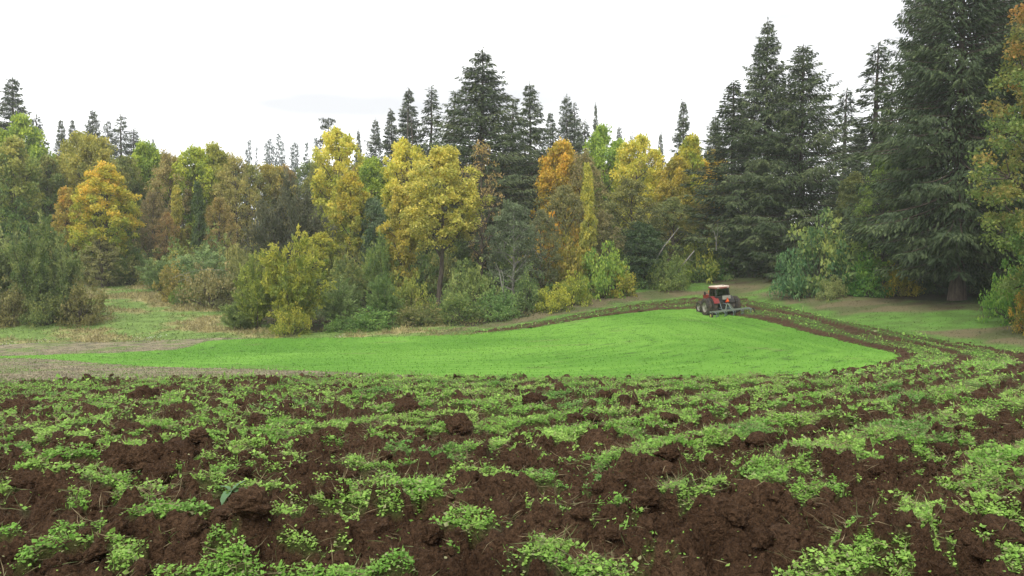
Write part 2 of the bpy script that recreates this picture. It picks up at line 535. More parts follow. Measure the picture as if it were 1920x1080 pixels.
def stub_mix(x, y):
    return smooth(-.05, .45, fbm(x * .25, y * .6, 61, 5, .6))
def stub_col(x, y):
    c = lerp((0.285, 0.245, 0.155), (0.145, 0.130, 0.088), smooth(-.35, .35, fbm(x * .6, y * 1.5, 64, 5, .65)))
    return mix3(c, np.tile([[0.13, 0.20, 0.05]], (len(x), 1)), stub_mix(x, y) * .75)
sheet('stubble_strip', STUBBLE, 0.045, M_STUB, stub_col, 0.3, rexp(19, 85, .008), ragged=1.5, rs=.22, relief=lambda x, y: 0.03 * fbm(x * 1.5, y * 1.5, 66, 3))

def green_col(x, y):
    s = dist_line(x, y, INNER)
    rows = np.cos(2 * math.pi * (s + .5 * pn(x * .1, y * .1, 72)) / 1.6) * .10 + .35 * pn(x * .16, s * .9, 73)
    t = smooth(-.5, .5, rows + .8 * fbm(x * .07, y * .07, 70, 4))
    c = lerp((0.094, 0.225, 0.028), (0.152, 0.315, 0.046), t)
    dash = smooth(.32, .5, pn(x * .55, s * 2.6, 74) + .25 * pn(x * .05, y * .05, 75))
    wear = smooth(.35, .6, fbm(x * .2, y * .2, 77, 4)) * .35
    return mix3(mix3(c, np.tile([[.055, .11, .022]], (len(x), 1)), dash * .75), np.tile([[.15, .17, .065]], (len(x), 1)), wear)
sheet('green_field', GREEN, 0.07, M_TURF, green_col, 0.3, rexp(20, 105, .007), edge=.35, ragged=.35, rs=.5, relief=lambda x, y: 0.025 * fbm(x * .9, y * .9, 76, 3))

# ------------------------------------------------------------------ the ploughed field
def plough_fields(x, y):
    rr = np.hypot(x, y)
    s = dist_line(x, y, INNER)
    sd = sd_poly(x, y, PLOUGH) + .22 * fbm(x * .9, y * .9, 80, 3)
    mask = smooth(-.25, .25, sd)
    wob = .55 * pn(x * .33, y * .33, 81) + .2 * pn(x * 1.1, y * 1.1, 82)
    s2 = .74 * (x - 5.4) - .67 * (y - 24) + 40; t2 = .67 * x + .74 * y
    f2 = smooth(18, 27, rr)
    sn = smooth(-1.5, 2.5, x + 7.5 - (23 - y) * .44) * (1 - f2)      # the last passes ran slantwise here
    row_f = np.cos(2 * math.pi * (s + wob) / 1.32)
    row = sn * np.cos(2 * math.pi * (s2 + wob * .8) / 1.45) + f2 * row_f + .1 * row_f
    pas = np.cos(2 * math.pi * (s + .4 * wob) / 4.1 + 2.2)
    far = smooth(21, 32, rr) * smooth(-2, 8, x)
    side = smooth(1.0, 7.0, x)                       # towards the bend the furrows read as clean lines
    nz = fbm(x / .46, s / .27, 83, 4, .55) * (1 - sn) + fbm(t2 / .50, s2 / .25, 88, 5, .6) * sn
    q_ = np.abs((s + .30 * wob - .6 + 1.35) % 2.7 - 1.35)
    G = (.95 - .25 * far) * nz + .30 * row * (1 - .75 * far) - .66 * far * np.exp(-(q_ / .50) ** 2) - .085 + .33 * far + .035 * sn
    G += .16 * pn(x * .22, y * .22, 84) + .26 * pn(x * .7, s * 1.3, 85)
    gm = smooth(.04, .20, G)
    wx = .10 * fbm(x * 2.6, y * 2.6, 86, 4, .6); wy = .10 * fbm(x * 2.6 + 31, y * 2.6, 87, 4, .6)
    w1, w1b, c1 = worley((x + wx) / .60, (s + wy) / .42, 90)
    w2, w2b, c2 = worley((x + wx) / .24, (s + wy) / .19, 91)
    w3, w3b, c3 = worley((x + wx * .5) / .10, (s + wy * .5) / .09, 92)
    blk1 = (c1 ** 1.5) * smooth(.0, .30, w1b - w1) * (1 - .5 * w1)
    blk2 = c2 * smooth(.02, .35, w2b - w2)
    blk3 = (.35 + .65 * c3) * np.clip(1 - (w3 / .62) ** 2, 0, 1)
    w4, w4b, c4 = worley((x + wx * .4) / .052, (y + wy * .4) / .052, 93)
    blk4 = c4 * np.clip(1 - (w4 / .6) ** 2, 0, 1) * (1 - smooth(9, 16, rr))
    soil = .19 * blk1 + .10 * blk2 + .060 * blk3 + .030 * blk4 + .10 * fbm(x * 2.2, y * 2.2, 95, 6, .62)
    turf = .11 + .05 * fbm(x * 2.2, s * 2.2, 96, 3) + .03 * blk2 + .06 * blk1
    z = soil * (1 - gm) + turf * gm + .07 * row - .05
    z = z * (.55 + .45 * smooth(0, 1.5, s)) * (1 - .35 * far)
    th = smooth(.0, .16, G + .12 * fbm(x * 2.1, y * 2.1, 98, 3)) * (1 - gm * .7) * smooth(-.05, .25, fbm(x * .8, y * .8, 99, 3))
    return s, mask, gm, th, z, far, blk1
def soil_z(x, y):
    s, mask, gm, th, z, far, b = plough_fields(x, y)
    return H(x, y) + .05 + mask * z - (1 - mask) * .5

tin = np.arange(-36, 36.01, 0.108)
th = np.radians(np.concatenate([np.arange(-56, -36, .5), tin, np.arange(36.4, 62, .5)]))
rr = np.concatenate([rexp(2.4, 4.2, .02), rexp(4.25, 10, .0036), rexp(10.04, 32, .0058), rexp(32.2, 125, .009)])
x, y = polar(th, rr)
keep0 = sd_poly(x[::4], y[::4], PLOUGH)
keep = np.repeat(keep0, 4, axis=0)[:len(rr)] > -1.5
X, Y = x[keep], y[keep]
s, mask, gm, thc, zz, far, b1 = plough_fields(X, Y)
Z = np.full(x.shape, -99.0); Z[keep] = H(X, Y) + .05 + mask * zz - (1 - mask) * .5
GM = np.zeros(x.shape); GM[keep] = gm * (.42 + .4 * far); TH = np.zeros(x.shape); TH[keep] = thc * .8
KM = np.zeros(x.shape, bool); KM[keep] = mask > .01
q = grid_faces(len(rr), len(th), KM)
q = q[(Z.ravel()[q] > -90).all(1)]
V, q, at = compact(np.stack([x.ravel(), y.ravel(), Z.ravel()], 1), q, {'gm': GM.ravel(), 'thatch': TH.ravel()})
plough = add('ploughed_field', mesh_np('ploughed_field', V, [q], at, [M_SOIL], True), kind='structure')
print('plough faces', len(q))

# --- clods: the large ones singly, pieces of the ploughed field
def clod_mesh(k, sub=4):
    bm = bmesh.new()
    bmesh.ops.create_icosphere(bm, subdivisions=sub, radius=1.0)
    co = np.array([v.co[:] for v in bm.verts])
    rg = np.random.default_rng(100 + k)
    st = np.array([1.0, rg.uniform(.6, .9), rg.uniform(.5, .75)])
    for _ in range(9):                                   # broken faces
        n = unit(rg.normal(size=3)); d = rg.uniform(.62, .92)
        e = co @ n - d
        co = co - np.where(e > 0, e * .85, 0)[:, None] * n
    o = rg.uniform(0, 50, 3)
    f = lambda q, s_: pn(q[:, 0] * s_ + o[0], q[:, 1] * s_ + q[:, 2] * s_ * .8 + o[1], k) + pn(q[:, 2] * s_ + o[2], q[:, 0] * s_ - q[:, 1] * s_ * .6, k + 40)
    rid = np.array([mnoise.ridged_multi_fractal(Vector(c_ * 1.3 + o), .9, 2.1, 6, .8, 1.6) for c_ in co])
    fin = np.array([mnoise.fractal(Vector(c_ * 4.5 + o), .6, 2.2, 5) for c_ in co])
    co = co * (.72 + .20 * f(co, 1.3) + .20 * np.clip(rid, 0, 2) + .20 * fin)[:, None] * st
    for v, c_ in zip(bm.verts, co):
        v.co = c_
    me = bpy.data.meshes.new('soil_clod')
    bm.to_mesh(me); bm.free()
    me.polygons.foreach_set('use_smooth', np.ones(len(me.polygons), bool))
    me.materials.append(M_SOIL)
    return me
CLODS = [clod_mesh(k) for k in range(12)]
def put_clod(cx, cy, size, k, sink=.25, rot=None):
    o = add('soil_clod', CLODS[k % 12], plough)
    zc = float(soil_z(np.array([cx]), np.array([cy]))[0])
    o.location = (cx, cy, zc + size * (.5 - sink))
    o.scale = (size, size, size)
    o.rotation_euler = rot or (random.uniform(-.5, .5), random.uniform(-.5, .5), random.uniform(0, 6.3))
    return o
# the clods that stand out in the photograph, by where they sit
BIG = [(232, 892, .30), (330, 893, .36), (285, 900, .28), (210, 905, .26), (655, 915, .15), (632, 975, .18), (425, 1005, .20), (500, 878, .20), (190, 975, .22),
       (300, 935, .26), (60, 960, .2), (200, 1050, .3), (470, 1045, .26), (1490, 800, .22), (825, 898, .18), (1080, 810, .16), (1240, 915, .20), (620, 850, .22),
       (930, 850, .2), (1070, 940, .22), (1210, 990, .24), (1440, 985, .24), (1650, 905, .26), (1745, 910, .22), (860, 835, .2), (40, 782, .25), (270, 765, .28), (1690, 890, .22),
       (1850, 780, .2), (1800, 1000, .25), (1870, 1065, .25), (165, 724, .20), (510, 730, .16), (400, 727, .18), (560, 727, .14), (760, 722, .12), (1390, 790, .2), (1000, 770, .2),
       (1130, 770, .16), (1600, 950, .22), (700, 1030, .2), (960, 1000, .24), (1320, 830, .18), (1560, 860, .18), (150, 860, .2), (50, 850, .22), (760, 790, .2), (560, 800, .18), (1340, 1010, .24)]
for k, (px, py, sz) in enumerate(BIG):
    g = ground_at(px, py)
    put_clod(g[0], g[1], sz * .85 * min(max(np.hypot(g[0], g[1]) / 8.0, .8), 1.7), k, sink=.32)
n_c = 0
while n_c < 250:
    a = random.uniform(-.62, .62); d = math.exp(random.uniform(math.log(4.6), math.log(19)))
    cx, cy = d * math.sin(a), d * math.cos(a)
    _, mk, g_, _, _, _, bl = plough_fields(np.array([cx]), np.array([cy]))
    if mk[0] < .9 or g_[0] > .35:
        continue
    put_clod(cx, cy, random.choice((.035, .045, .06, .075, .10)) * random.uniform(.8, 1.2) * (1 + d / 40), n_c)
    n_c += 1

def scatter_ring(n, r0, r1, amax=.68, side=None):
    u = rng.random(n)
    rr = np.sqrt(r0 * r0 + u * (r1 * r1 - r0 * r0))
    a = rng.uniform(-amax, amax, n)
    return rr * np.sin(a), rr * np.cos(a)

# crumbs of soil too small to pick apart
ic_v = np.array([[1, 0, 0], [-1, 0, 0], [0, 1, 0], [0, -1, 0], [0, 0, 1], [0, 0, -1.]]); ic_f = np.array([[0, 2, 4], [2, 1, 4], [1, 3, 4], [3, 0, 4], [2, 0, 5], [1, 2, 5], [3, 1, 5], [0, 3, 5]])
VV, FF, nb = [], [], 0
for (n, r0, r1, s0, s1) in ((15000, 4, 12, .006, .028), (5000, 12, 24, .012, .055), (3500, 24, 60, .04, .12)):
    cx, cy = scatter_ring(n, r0, r1)
    _, mk, g_, _, _, _, _ = plough_fields(cx, cy)
    ok = (mk > .8) & (g_ < .5); cx, cy = cx[ok], cy[ok]
    sz = s0 + (s1 - s0) * rng.random(len(cx)) ** 2.5
    C = np.stack([cx, cy, soil_z(cx, cy) + sz * .25], 1)
    v = ic_v[None] * (1 + .5 * (rng.random((len(cx), len(ic_v), 1)) - .5)) * sz[:, None, None] * rng.uniform(.6, 1.3, (len(cx), 1, 3)) + C[:, None]
    f = ic_f[None] + (np.arange(len(cx)) * len(ic_v))[:, None, None] + nb
    VV.append(v.reshape(-1, 3)); FF.append(f.reshape(-1, 3)); nb += len(cx) * len(ic_v)
add('soil_crumbs', mesh_np('soil_crumbs', np.concatenate(VV), [np.concatenate(FF)], None, [M_SOIL], True), plough, kind='stuff')

# middling clods, too many to list singly
ico = bmesh.new(); bmesh.ops.create_icosphere(ico, subdivisions=2, radius=1.0)
i3_v = np.array([v.co[:] for v in ico.verts]); i3_f = np.array([[v.index for v in f.verts] for f in ico.faces]); ico.free()
forms = []
for k in range(10):
    o_ = np.random.default_rng(300 + k).uniform(0, 60, 3)
    forms.append(i3_v * np.array([.72 + .35 * mnoise.ridged_multi_fractal(Vector(q * 1.1 + o_), .9, 2.1, 5, .8, 1.6) * .6 + .25 * mnoise.fractal(Vector(q * 3.1 + o_), .6, 2.2, 4) for q in i3_v])[:, None])
cx, cy = scatter_ring(2400, 7, 34, .66)
_, mk, g_, _, _, _, _ = plough_fields(cx, cy)
ok = (mk > .9) & (g_ < .3); cx, cy = cx[ok][:620], cy[ok][:620]
cz = soil_z(cx, cy); VV, FF = [], []
for k in range(len(cx)):
    sz = rng.choice((.035, .05, .07, .10)) * rng.uniform(.8, 1.3) * (1 + np.hypot(cx[k], cy[k]) / 60)
    a_ = rng.uniform(0, 6.28); R_ = np.array([[math.cos(a_), -math.sin(a_), 0], [math.sin(a_), math.cos(a_), 0], [0, 0, 1]])
    VV.append((forms[k % 10] * rng.uniform(.65, 1.15, 3) * sz) @ R_.T + np.array([cx[k], cy[k], cz[k] + sz * .22])); FF.append(i3_f + k * len(i3_v))
add('lesser_clods', mesh_np('lesser_clods', np.concatenate(VV), [np.concatenate(FF)], None, [M_SOIL], True), plough, kind='stuff')

# --- small leafy weeds and clover growing on the turned turf
def rand_dir(n, up=.0):
    v = rng.normal(size=(n, 3)); v[:, 2] += up
    return unit(v)
LV, LQ, LC, nb = [], [], [], 0
def push(V, Q, C):
    global nb
    LV.append(V); LQ.append(Q + nb); LC.append(np.repeat(C, 4, axis=0)); nb += len(V)
def reset():
    global LV, LQ, LC, nb
    LV, LQ, LC, nb = [], [], [], 0
def built(name, **kw):
    me = mesh_np(name, np.concatenate(LV), [np.concatenate(LQ)], {'col': np.concatenate(LC)}, [M_BLADE], False)
    return add(name, me, **kw)

for (n, r0, r1, ls, hh) in ((280000, 4.2, 7.5, .0195, .07), (420000, 7.5, 11.5, .0255, .075), (560000, 11.5, 23, .034, .085), (300000, 23, 60, .075, .09), (100000, 60, 115, .15, .1)):
    cx, cy = scatter_ring(n, r0, r1, .64)
    ins = sd_poly(cx, cy, PLOUGH) > .1
    cx, cy = cx[ins], cy[ins]
    s, mk, g_, th_, z_, far, _ = plough_fields(cx, cy)
    dens = g_ * (.55 + .45 * smooth(-.2, .25, pn(cx * 2.4, cy * 2.4, 110)))
    ok = rng.random(len(cx)) < dens * np.where(np.hypot(cx, cy) > 23, .85, 1.0) + .006
    cx, cy, g_, z_, mk = cx[ok], cy[ok], g_[ok], z_[ok], mk[ok]
    zz = H(cx, cy) + .05 + mk * z_ - (1 - mk) * .5
    m_ = len(cx)
    clump = fbm(cx * 5.5, cy * 5.5, 112, 2)
    lift = hh * (.15 + .85 * rng.random(m_)) * (.45 + g_ * .55) * (.7 + 1.1 * np.clip(clump, -.4, .7))
    P = np.stack([cx, cy, zz + lift], 1)
    D = rand_dir(m_); D[:, 2] = D[:, 2] * .45 + .12; D = unit(D)
    S = np.cross(D, np.array([0, 0, 1.])) + rng.normal(0, .28, (m_, 3))
    sz = ls * rng.uniform(.6, 1.25, m_)
    bl = rng.random(m_) < .08                                # grass among the clover
    D[bl] = unit(D[bl] + np.array([0, 0, 1.2])); big_ = rng.random(m_) ** 6
    sz = sz * (1 + 1.1 * big_)
    V, Q = leaf_quads(P - np.array([0, 0, 1.]) * (bl * lift * .7)[:, None], D, S, np.where(bl, sz * 2.3, sz), np.where(bl, sz * .26, sz * .85), .1)
    hue = fbm(cx * .9, cy * .9, 114, 3) + .35 * rng.normal(size=m_) * .6
    C = mix3(np.tile([[.185, .375, .058]], (m_, 1)), np.tile([[.32, .50, .105]], (m_, 1)), smooth(-.5, .5, hue))
    C = mix3(C, np.tile([[.11, .25, .055]], (m_, 1)), smooth(.15, .5, fbm(cx * .5 + 9, cy * .5, 116, 3)) * .7)
    pale = rng.random(m_) < .07
    C[pale] = [.30, .31, .15]
    push(V, Q, C * rng.uniform(.75, 1.2, (m_, 1)))
print('weed leaves', nb // 4)
built('weed_cover', parent=plough, kind='stuff')

# dead straw and torn grass lying in the turned turf
reset()
for (n, r0, r1, ln, wd) in ((130000, 4.2, 12, .15, .0048), (90000, 12, 24, .22, .010), (40000, 24, 60, .3, .02)):
    cx, cy = scatter_ring(n, r0, r1, .64)
    s, mk, g_, th_, z_, far, _ = plough_fields(cx, cy)
    ok = (rng.random(len(cx)) < np.clip(th_ * 1.3 + g_ * .30, 0, 1) + .015) & (mk > .7)
    cx, cy = cx[ok], cy[ok]; m_ = len(cx)
    zz = soil_z(cx, cy)
    D = rand_dir(m_); D[:, 2] = np.abs(D[:, 2]) * .35 + .02
    L_ = ln * rng.uniform(.35, 1.2, m_)
    V, Q = leaf_quads(np.stack([cx, cy, zz + .015 + .03 * rng.random(m_)], 1), D, rand_dir(m_), L_, np.full(m_, wd), .1)
    C = mix3(np.tile([[.28, .225, .125]], (m_, 1)), np.tile([[.16, .20, .075]], (m_, 1)), (rng.random(m_) < .35) * 1.0)
    push(V, Q, C * rng.uniform(.55, 1.15, (m_, 1)))
print('straw', nb // 4)
built('straw_litter', parent=plough, kind='stuff')

# --- seedlings of the green field
reset()
cx, cy = scatter_ring(330000, 20, 100, .66)
sd = sd_poly(cx, cy, GREEN) + .35 * fbm(cx * .5, cy * .5, 31, 4)
ok = (sd > -.1) & (rng.random(len(cx)) < .25 + .45 * smooth(20, 70, cy))
cx, cy = cx[ok], cy[ok]; m_ = len(cx)
V, Q = leaf_quads(np.stack([cx, cy, H(cx, cy) + .055], 1), rand_dir(m_, .35), rand_dir(m_), .09 * rng.uniform(.6, 1.3, m_), .045 * rng.uniform(.7, 1.3, m_), .1)
C = green_col(cx, cy) * rng.uniform(.85, 1.18, (m_, 1))
push(V, Q, C)
print('seedlings', m_)
built('seedling_cover', kind='stuff', label='bright green seedlings covering the unploughed field', category='seedlings')

# --- grass of the meadow, the verge and the stubble
def grass(name, P, n, colour, ln, wd, label, dens=None, r0=20, r1=150, up=1.1, lift=0.0):
    reset()
    cx, cy = scatter_ring(n, r0, r1, .7)
    ok = sd_poly(cx, cy, P) > -.3
    if dens is not None:
        ok &= rng.random(n) < dens(cx, cy)
    cx, cy = cx[ok], cy[ok]; m_ = len(cx)
    D = rand_dir(m_, up); D[:, 2] = np.abs(D[:, 2])
    L_, C = ln(cx, cy, m_), colour(cx, cy)
    V, Q = leaf_quads(np.stack([cx, cy, H(cx, cy) + lift], 1), D, rand_dir(m_), L_, wd * rng.uniform(.6, 1.4, m_), .15)
    push(V, Q, C * rng.uniform(.7, 1.35, (m_, 1)))
    print(name, m_)
    built(name, kind='stuff', label=label, category='grass')
grass('meadow_grass', MEADOW, 330000, meadow_col, lambda x, y, m: .38 * rng.uniform(.4, 1.2, m) * (.5 + .9 * meadow_mix(x, y)), .085, 'rough green and straw coloured grass of the meadow', r0=60, r1=140,
      dens=lambda x, y: .35 + .5 * meadow_mix(x, y))
grass('verge_grass', VERGE, 300000, verge_col, lambda x, y, m: .13 * rng.uniform(.4, 1.2, m), .06, 'short worn grass of the verge along the wood', dens=lambda x, y: .45, r0=30, r1=125)
def floor_col(x, y):
    return lerp((.06, .10, .03), (.16, .14, .06), smooth(-.4, .4, fbm(x * .3, y * .3, 120, 4) + .3 * rng.normal(size=len(x))))
reset()
cx, cy = scatter_ring(65000, 74, 135, .66)
ok = (sd_poly(cx, cy, MEADOW) < .8) & (sd_poly(cx, cy, VERGE) < .8) & (sd_poly(cx, cy, GREEN) < 0) & (sd_poly(cx, cy, STUBBLE) < 0) & (sd_poly(cx, cy, PLOUGH) < 0) & (np.arctan2(cx, cy) < .34)
cx, cy = cx[ok], cy[ok]; m_ = len(cx)
hh = .15 + .75 * rng.random(m_) * smooth(-.4, .3, fbm(cx * .35, cy * .35, 121, 3))
V, Q = leaf_quads(np.stack([cx, cy, H(cx, cy) - .05 + hh * rng.random(m_)], 1), rand_dir(m_, .6), rand_dir(m_), .34 * rng.uniform(.5, 1.3, m_), .13 * rng.uniform(.6, 1.4, m_), .1)
push(V, Q, floor_col(cx, cy) * rng.uniform(.65, 1.3, (m_, 1)))
print('undergrowth', m_)
built('woodland_undergrowth', kind='stuff', label='low weeds and nettles covering the ground under the wood edge', category='undergrowth')
def stub_blade_col(x, y):
    m = len(x); t = rng.random(m)
    c = lerp((.31, .265, .17), (.17, .15, .105), t)
    g = rng.random(m) < stub_mix(x, y) * .8 + .06
    c[g] = [.14, .22, .05]
    return c
grass('stubble_stalks', STUBBLE, 260000, stub_blade_col, lambda x, y, m: .13 * rng.uniform(.4, 1.3, m), .04, 'cut straw stubble with sparse green regrowth', r0=21, r1=85, up=.6,
      dens=lambda x, y: np.where(sd_poly(x, y, GREEN) > .2, 0, .6 * (1 - .5 * smooth(30, 60, y))), lift=.03)

# ------------------------------------------------------------------ tree kinds (each a trunk mesh and a crown mesh, shared by its copies)
def bez(a, b, c, n=6):
    t = np.linspace(0, 1, n)[:, None]
    return a * (1 - t) ** 2 + 2 * b * t * (1 - t) + c * t * t

def crown_mesh(name, P, D, S, L, Wd, ht, lc, mat, fold=.12):
    V, Q = leaf_quads(P, D, S, L, Wd, fold)
    return mesh_np(name, V, [Q], {'ht': np.repeat(ht, 4), 'lc': np.repeat(np.clip(lc, 0, 1), 4)}, [mat], False)

def clumps_to_leaves(rg, C, RC, per, squash=.75):
    n = (per * RC ** 2).astype(int) + 6
    k = np.repeat(np.arange(len(C)), n)
    d = unit(rg.normal(size=(len(k), 3)))
    flip = (d[:, 2] < -.25) & (rg.random(len(k)) < .6)
    d[flip, 2] *= -1
    rad = RC[k] * rg.random(len(k)) ** .42
    rad *= 1 + .25 * np.sin(d[:, 0] * 5 + k) * np.cos(d[:, 2] * 4 + k * 2)
    P = C[k] + d * rad[:, None] * np.array([1, 1, squash])
    return P, k, d

ENV = {'oval': lambda u: np.sin(math.pi * np.clip(u * .93 + .05, 0, 1) ** .85) ** .62,
       'round': lambda u: np.sqrt(np.clip(1 - (2 * u - .95) ** 2, 0.02, 1)),
       'column': lambda u: np.clip(np.minimum(u * 5, (1 - u) * 3.2), .05, 1) ** .6,
       'vase': lambda u: np.clip(.35 + .9 * u, 0, 1) * np.clip((1.02 - u) * 3.6, .05, 1) ** .6,
       'cone': lambda u: np.clip(1.05 - u, .04, 1) ** .8 * np.clip(u * 6 + .3, 0, 1)}

def gen_broadleaf(seed, Ht=16., R=4.5, base=.2, shape='oval', n_limb=18, clump=1.0, per=150, leaf=.3, extra=70, bare=1.0, bark=None, lean=.0):
    rg = np.random.default_rng(seed)
    env = ENV[shape]
    tb = Tubes()
    n = 12
    tz = np.linspace(0, .93, n)
    off = np.cumsum(rg.normal(0, .12, (n, 2)), 0) * (R / 5) + np.outer(tz, rg.normal(0, lean + .3, 2))
    off -= off[0]
    tr = np.column_stack([off, tz * Ht])
    r0 = Ht * .016
    tb.add(tr, r0 * (1.15 - tz) * (1 + .6 * np.exp(-tz * 25)), 8)
    C, RC = [], []
    for i in range(n_limb):
        f = base * .75 + (.9 - base * .75) * (i + rg.random() * .8) / n_limb
        j = f / .93 * (n - 1); k = int(min(j, n - 2)); a0 = tr[k] + (tr[k + 1] - tr[k]) * (j - k)
        az = i * 2.4 + rg.normal(0, .4)
        h1 = min(f + rg.uniform(.08, .24), .985)
        u = max((h1 - base) / (1 - base), .02)
        rad = R * env(np.array(u)) * rg.uniform(.62, .98)
        e = np.array([off[k, 0] * .5 + rad * math.cos(az), off[k, 1] * .5 + rad * math.sin(az), h1 * Ht])
        mid = (a0 + e) / 2 + np.array([0, 0, -rg.uniform(.0, .12) * rad]) + rg.normal(0, .25, 3)
        path = bez(a0, mid, e, 7)
        rl = r0 * (1.1 - f) * .5 + .02
        tb.add(path, np.linspace(rl, .02, 7), 5)
        C.append(e); RC.append(rg.uniform(.7, 1.15) * clump)
        for q in range(6):
            s = rg.uniform(.35, .95); p = path[int(s * 6)]
            ln = rad * rg.uniform(.22, .45) + .5
            dv = unit(rg.normal(size=3) + np.array([math.cos(az), math.sin(az), .7]) * .9)
            e2 = p + dv * ln
            tb.add(bez(p, (p + e2) / 2 + rg.normal(0, .15, 3), e2, 4), np.linspace(rl * .4 + .01, .012, 4), 3)
            C.append(e2); RC.append(rg.uniform(.5, 1.0) * clump)
            if bare > 1:
                for w in range(int(bare)):
                    e3 = e2 + unit(rg.normal(size=3) + dv) * rg.uniform(.5, 1.4)
                    tb.add(np.array([p + (e2 - p) * rg.uniform(.4, 1), e3]), np.array([.018, .008]), 3)
    for i in range(extra):                                   # outer foliage between the limbs
        u = rg.random() ** .9; az = rg.uniform(0, 6.283)
        rad = R * float(env(np.array(u))) * rg.uniform(.55, 1.02)
        C.append(np.array([rad * math.cos(az), rad * math.sin(az), (base + u * (1 - base)) * Ht * .985])); RC.append(rg.uniform(.45, 1.0) * clump)
    C, RC = np.array(C), np.array(RC)
    P, k, d = clumps_to_leaves(rg, C, RC, per)
    m = len(P)
    cl = rg.random(len(C))
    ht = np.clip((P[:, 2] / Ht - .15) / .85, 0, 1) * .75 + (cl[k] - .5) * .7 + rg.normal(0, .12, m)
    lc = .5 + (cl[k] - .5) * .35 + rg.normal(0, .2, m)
    Dv = unit(d * .6 + rg.normal(size=(m, 3)) * .8 + np.array([0, 0, -.25]))
    Sv = unit(np.cross(Dv, np.array([0, 0, 1.])) + rg.normal(size=(m, 3)) * .6)
    sz = leaf * rg.uniform(.6, 1.35, m)
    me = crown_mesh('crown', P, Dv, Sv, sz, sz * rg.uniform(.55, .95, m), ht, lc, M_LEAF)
    return dict(trunk=tb.mesh('trunk', bark or M_BARK), crown=me, H=Ht, R=R, n=m)

def gen_willow(seed, Ht=10., R=4.5, stems=12, tw=26, per=52, leaf=.34, dome=.62, bark=None, droop=0.0):
    """many-stemmed shrub, fine upright twigs set with narrow leaves"""
    rg = np.random.default_rng(seed)
    tb = Tubes()
    PP, DD, CL = [], [], []
    for i in range(stems):
        az = i * 2.4 + rg.normal(0, .3); rr = R * math.sqrt((i + .5) / stems)
        topz = Ht * math.sqrt(max(.08, 1 - (rr / R) ** 2 * (1 - dome ** 2 * .4))) * rg.uniform(.82, 1.0)
        e = np.array([rr * .9 * math.cos(az), rr * .9 * math.sin(az), topz * .9])
        b = np.array([rr * .12 * math.cos(az), rr * .12 * math.sin(az), 0])
        path = bez(b, np.array([e[0] * .45, e[1] * .45, e[2] * .55]) + rg.normal(0, .3, 3), e, 9)
        tb.add(path, np.linspace(.085 * Ht / 10 + .02, .015, 9), 5)
        for q in range(tw):
            s = rg.uniform(.14, 1.0) ** .8
            p = path[min(int(s * 8), 8)] + rg.normal(0, .12, 3)
            dv = unit(rg.normal(size=3) * .75 + np.array([math.cos(az) * .55, math.sin(az) * .55, .75 - 1.3 * droop * s]))
            ln = rg.uniform(.8, 1.9) * Ht / 10
            e2 = p + dv * ln
            if q % 2 == 0:
                tb.add(np.array([p, (p + e2) / 2 + rg.normal(0, .06, 3), e2]), np.array([.022, .014, .006]), 3)
            t = rg.random(per)
            side = rg.normal(0, .17, (per, 3)) * (1.1 - t[:, None] * .6)
            PP.append(p + (e2 - p) * t[:, None] + side)
            DD.append(unit(dv[None] * 1.1 + rg.normal(size=(per, 3)) * .6 + np.array([0, 0, .15 - .9 * droop])))
            CL.append(np.full(per, rg.random()))
    P, Dv, cl = np.concatenate(PP), np.concatenate(DD), np.concatenate(CL)
    ok = P[:, 2] > .05
    P, Dv, cl = P[ok], Dv[ok], cl[ok]; m = len(P)
    ht = np.clip(P[:, 2] / Ht, 0, 1) * .7 + (cl - .5) * .8 + rg.normal(0, .12, m)
    lc = .5 + (cl - .5) * .4 + rg.normal(0, .18, m)
    sz = leaf * rg.uniform(.6, 1.3, m)
    me = crown_mesh('crown', P, Dv, rg.normal(size=(m, 3)), sz, sz * .36, ht, lc, M_LEAF, .08)
    return dict(trunk=tb.mesh('trunk', bark or M_BARK), crown=me, H=Ht, R=R, n=m)

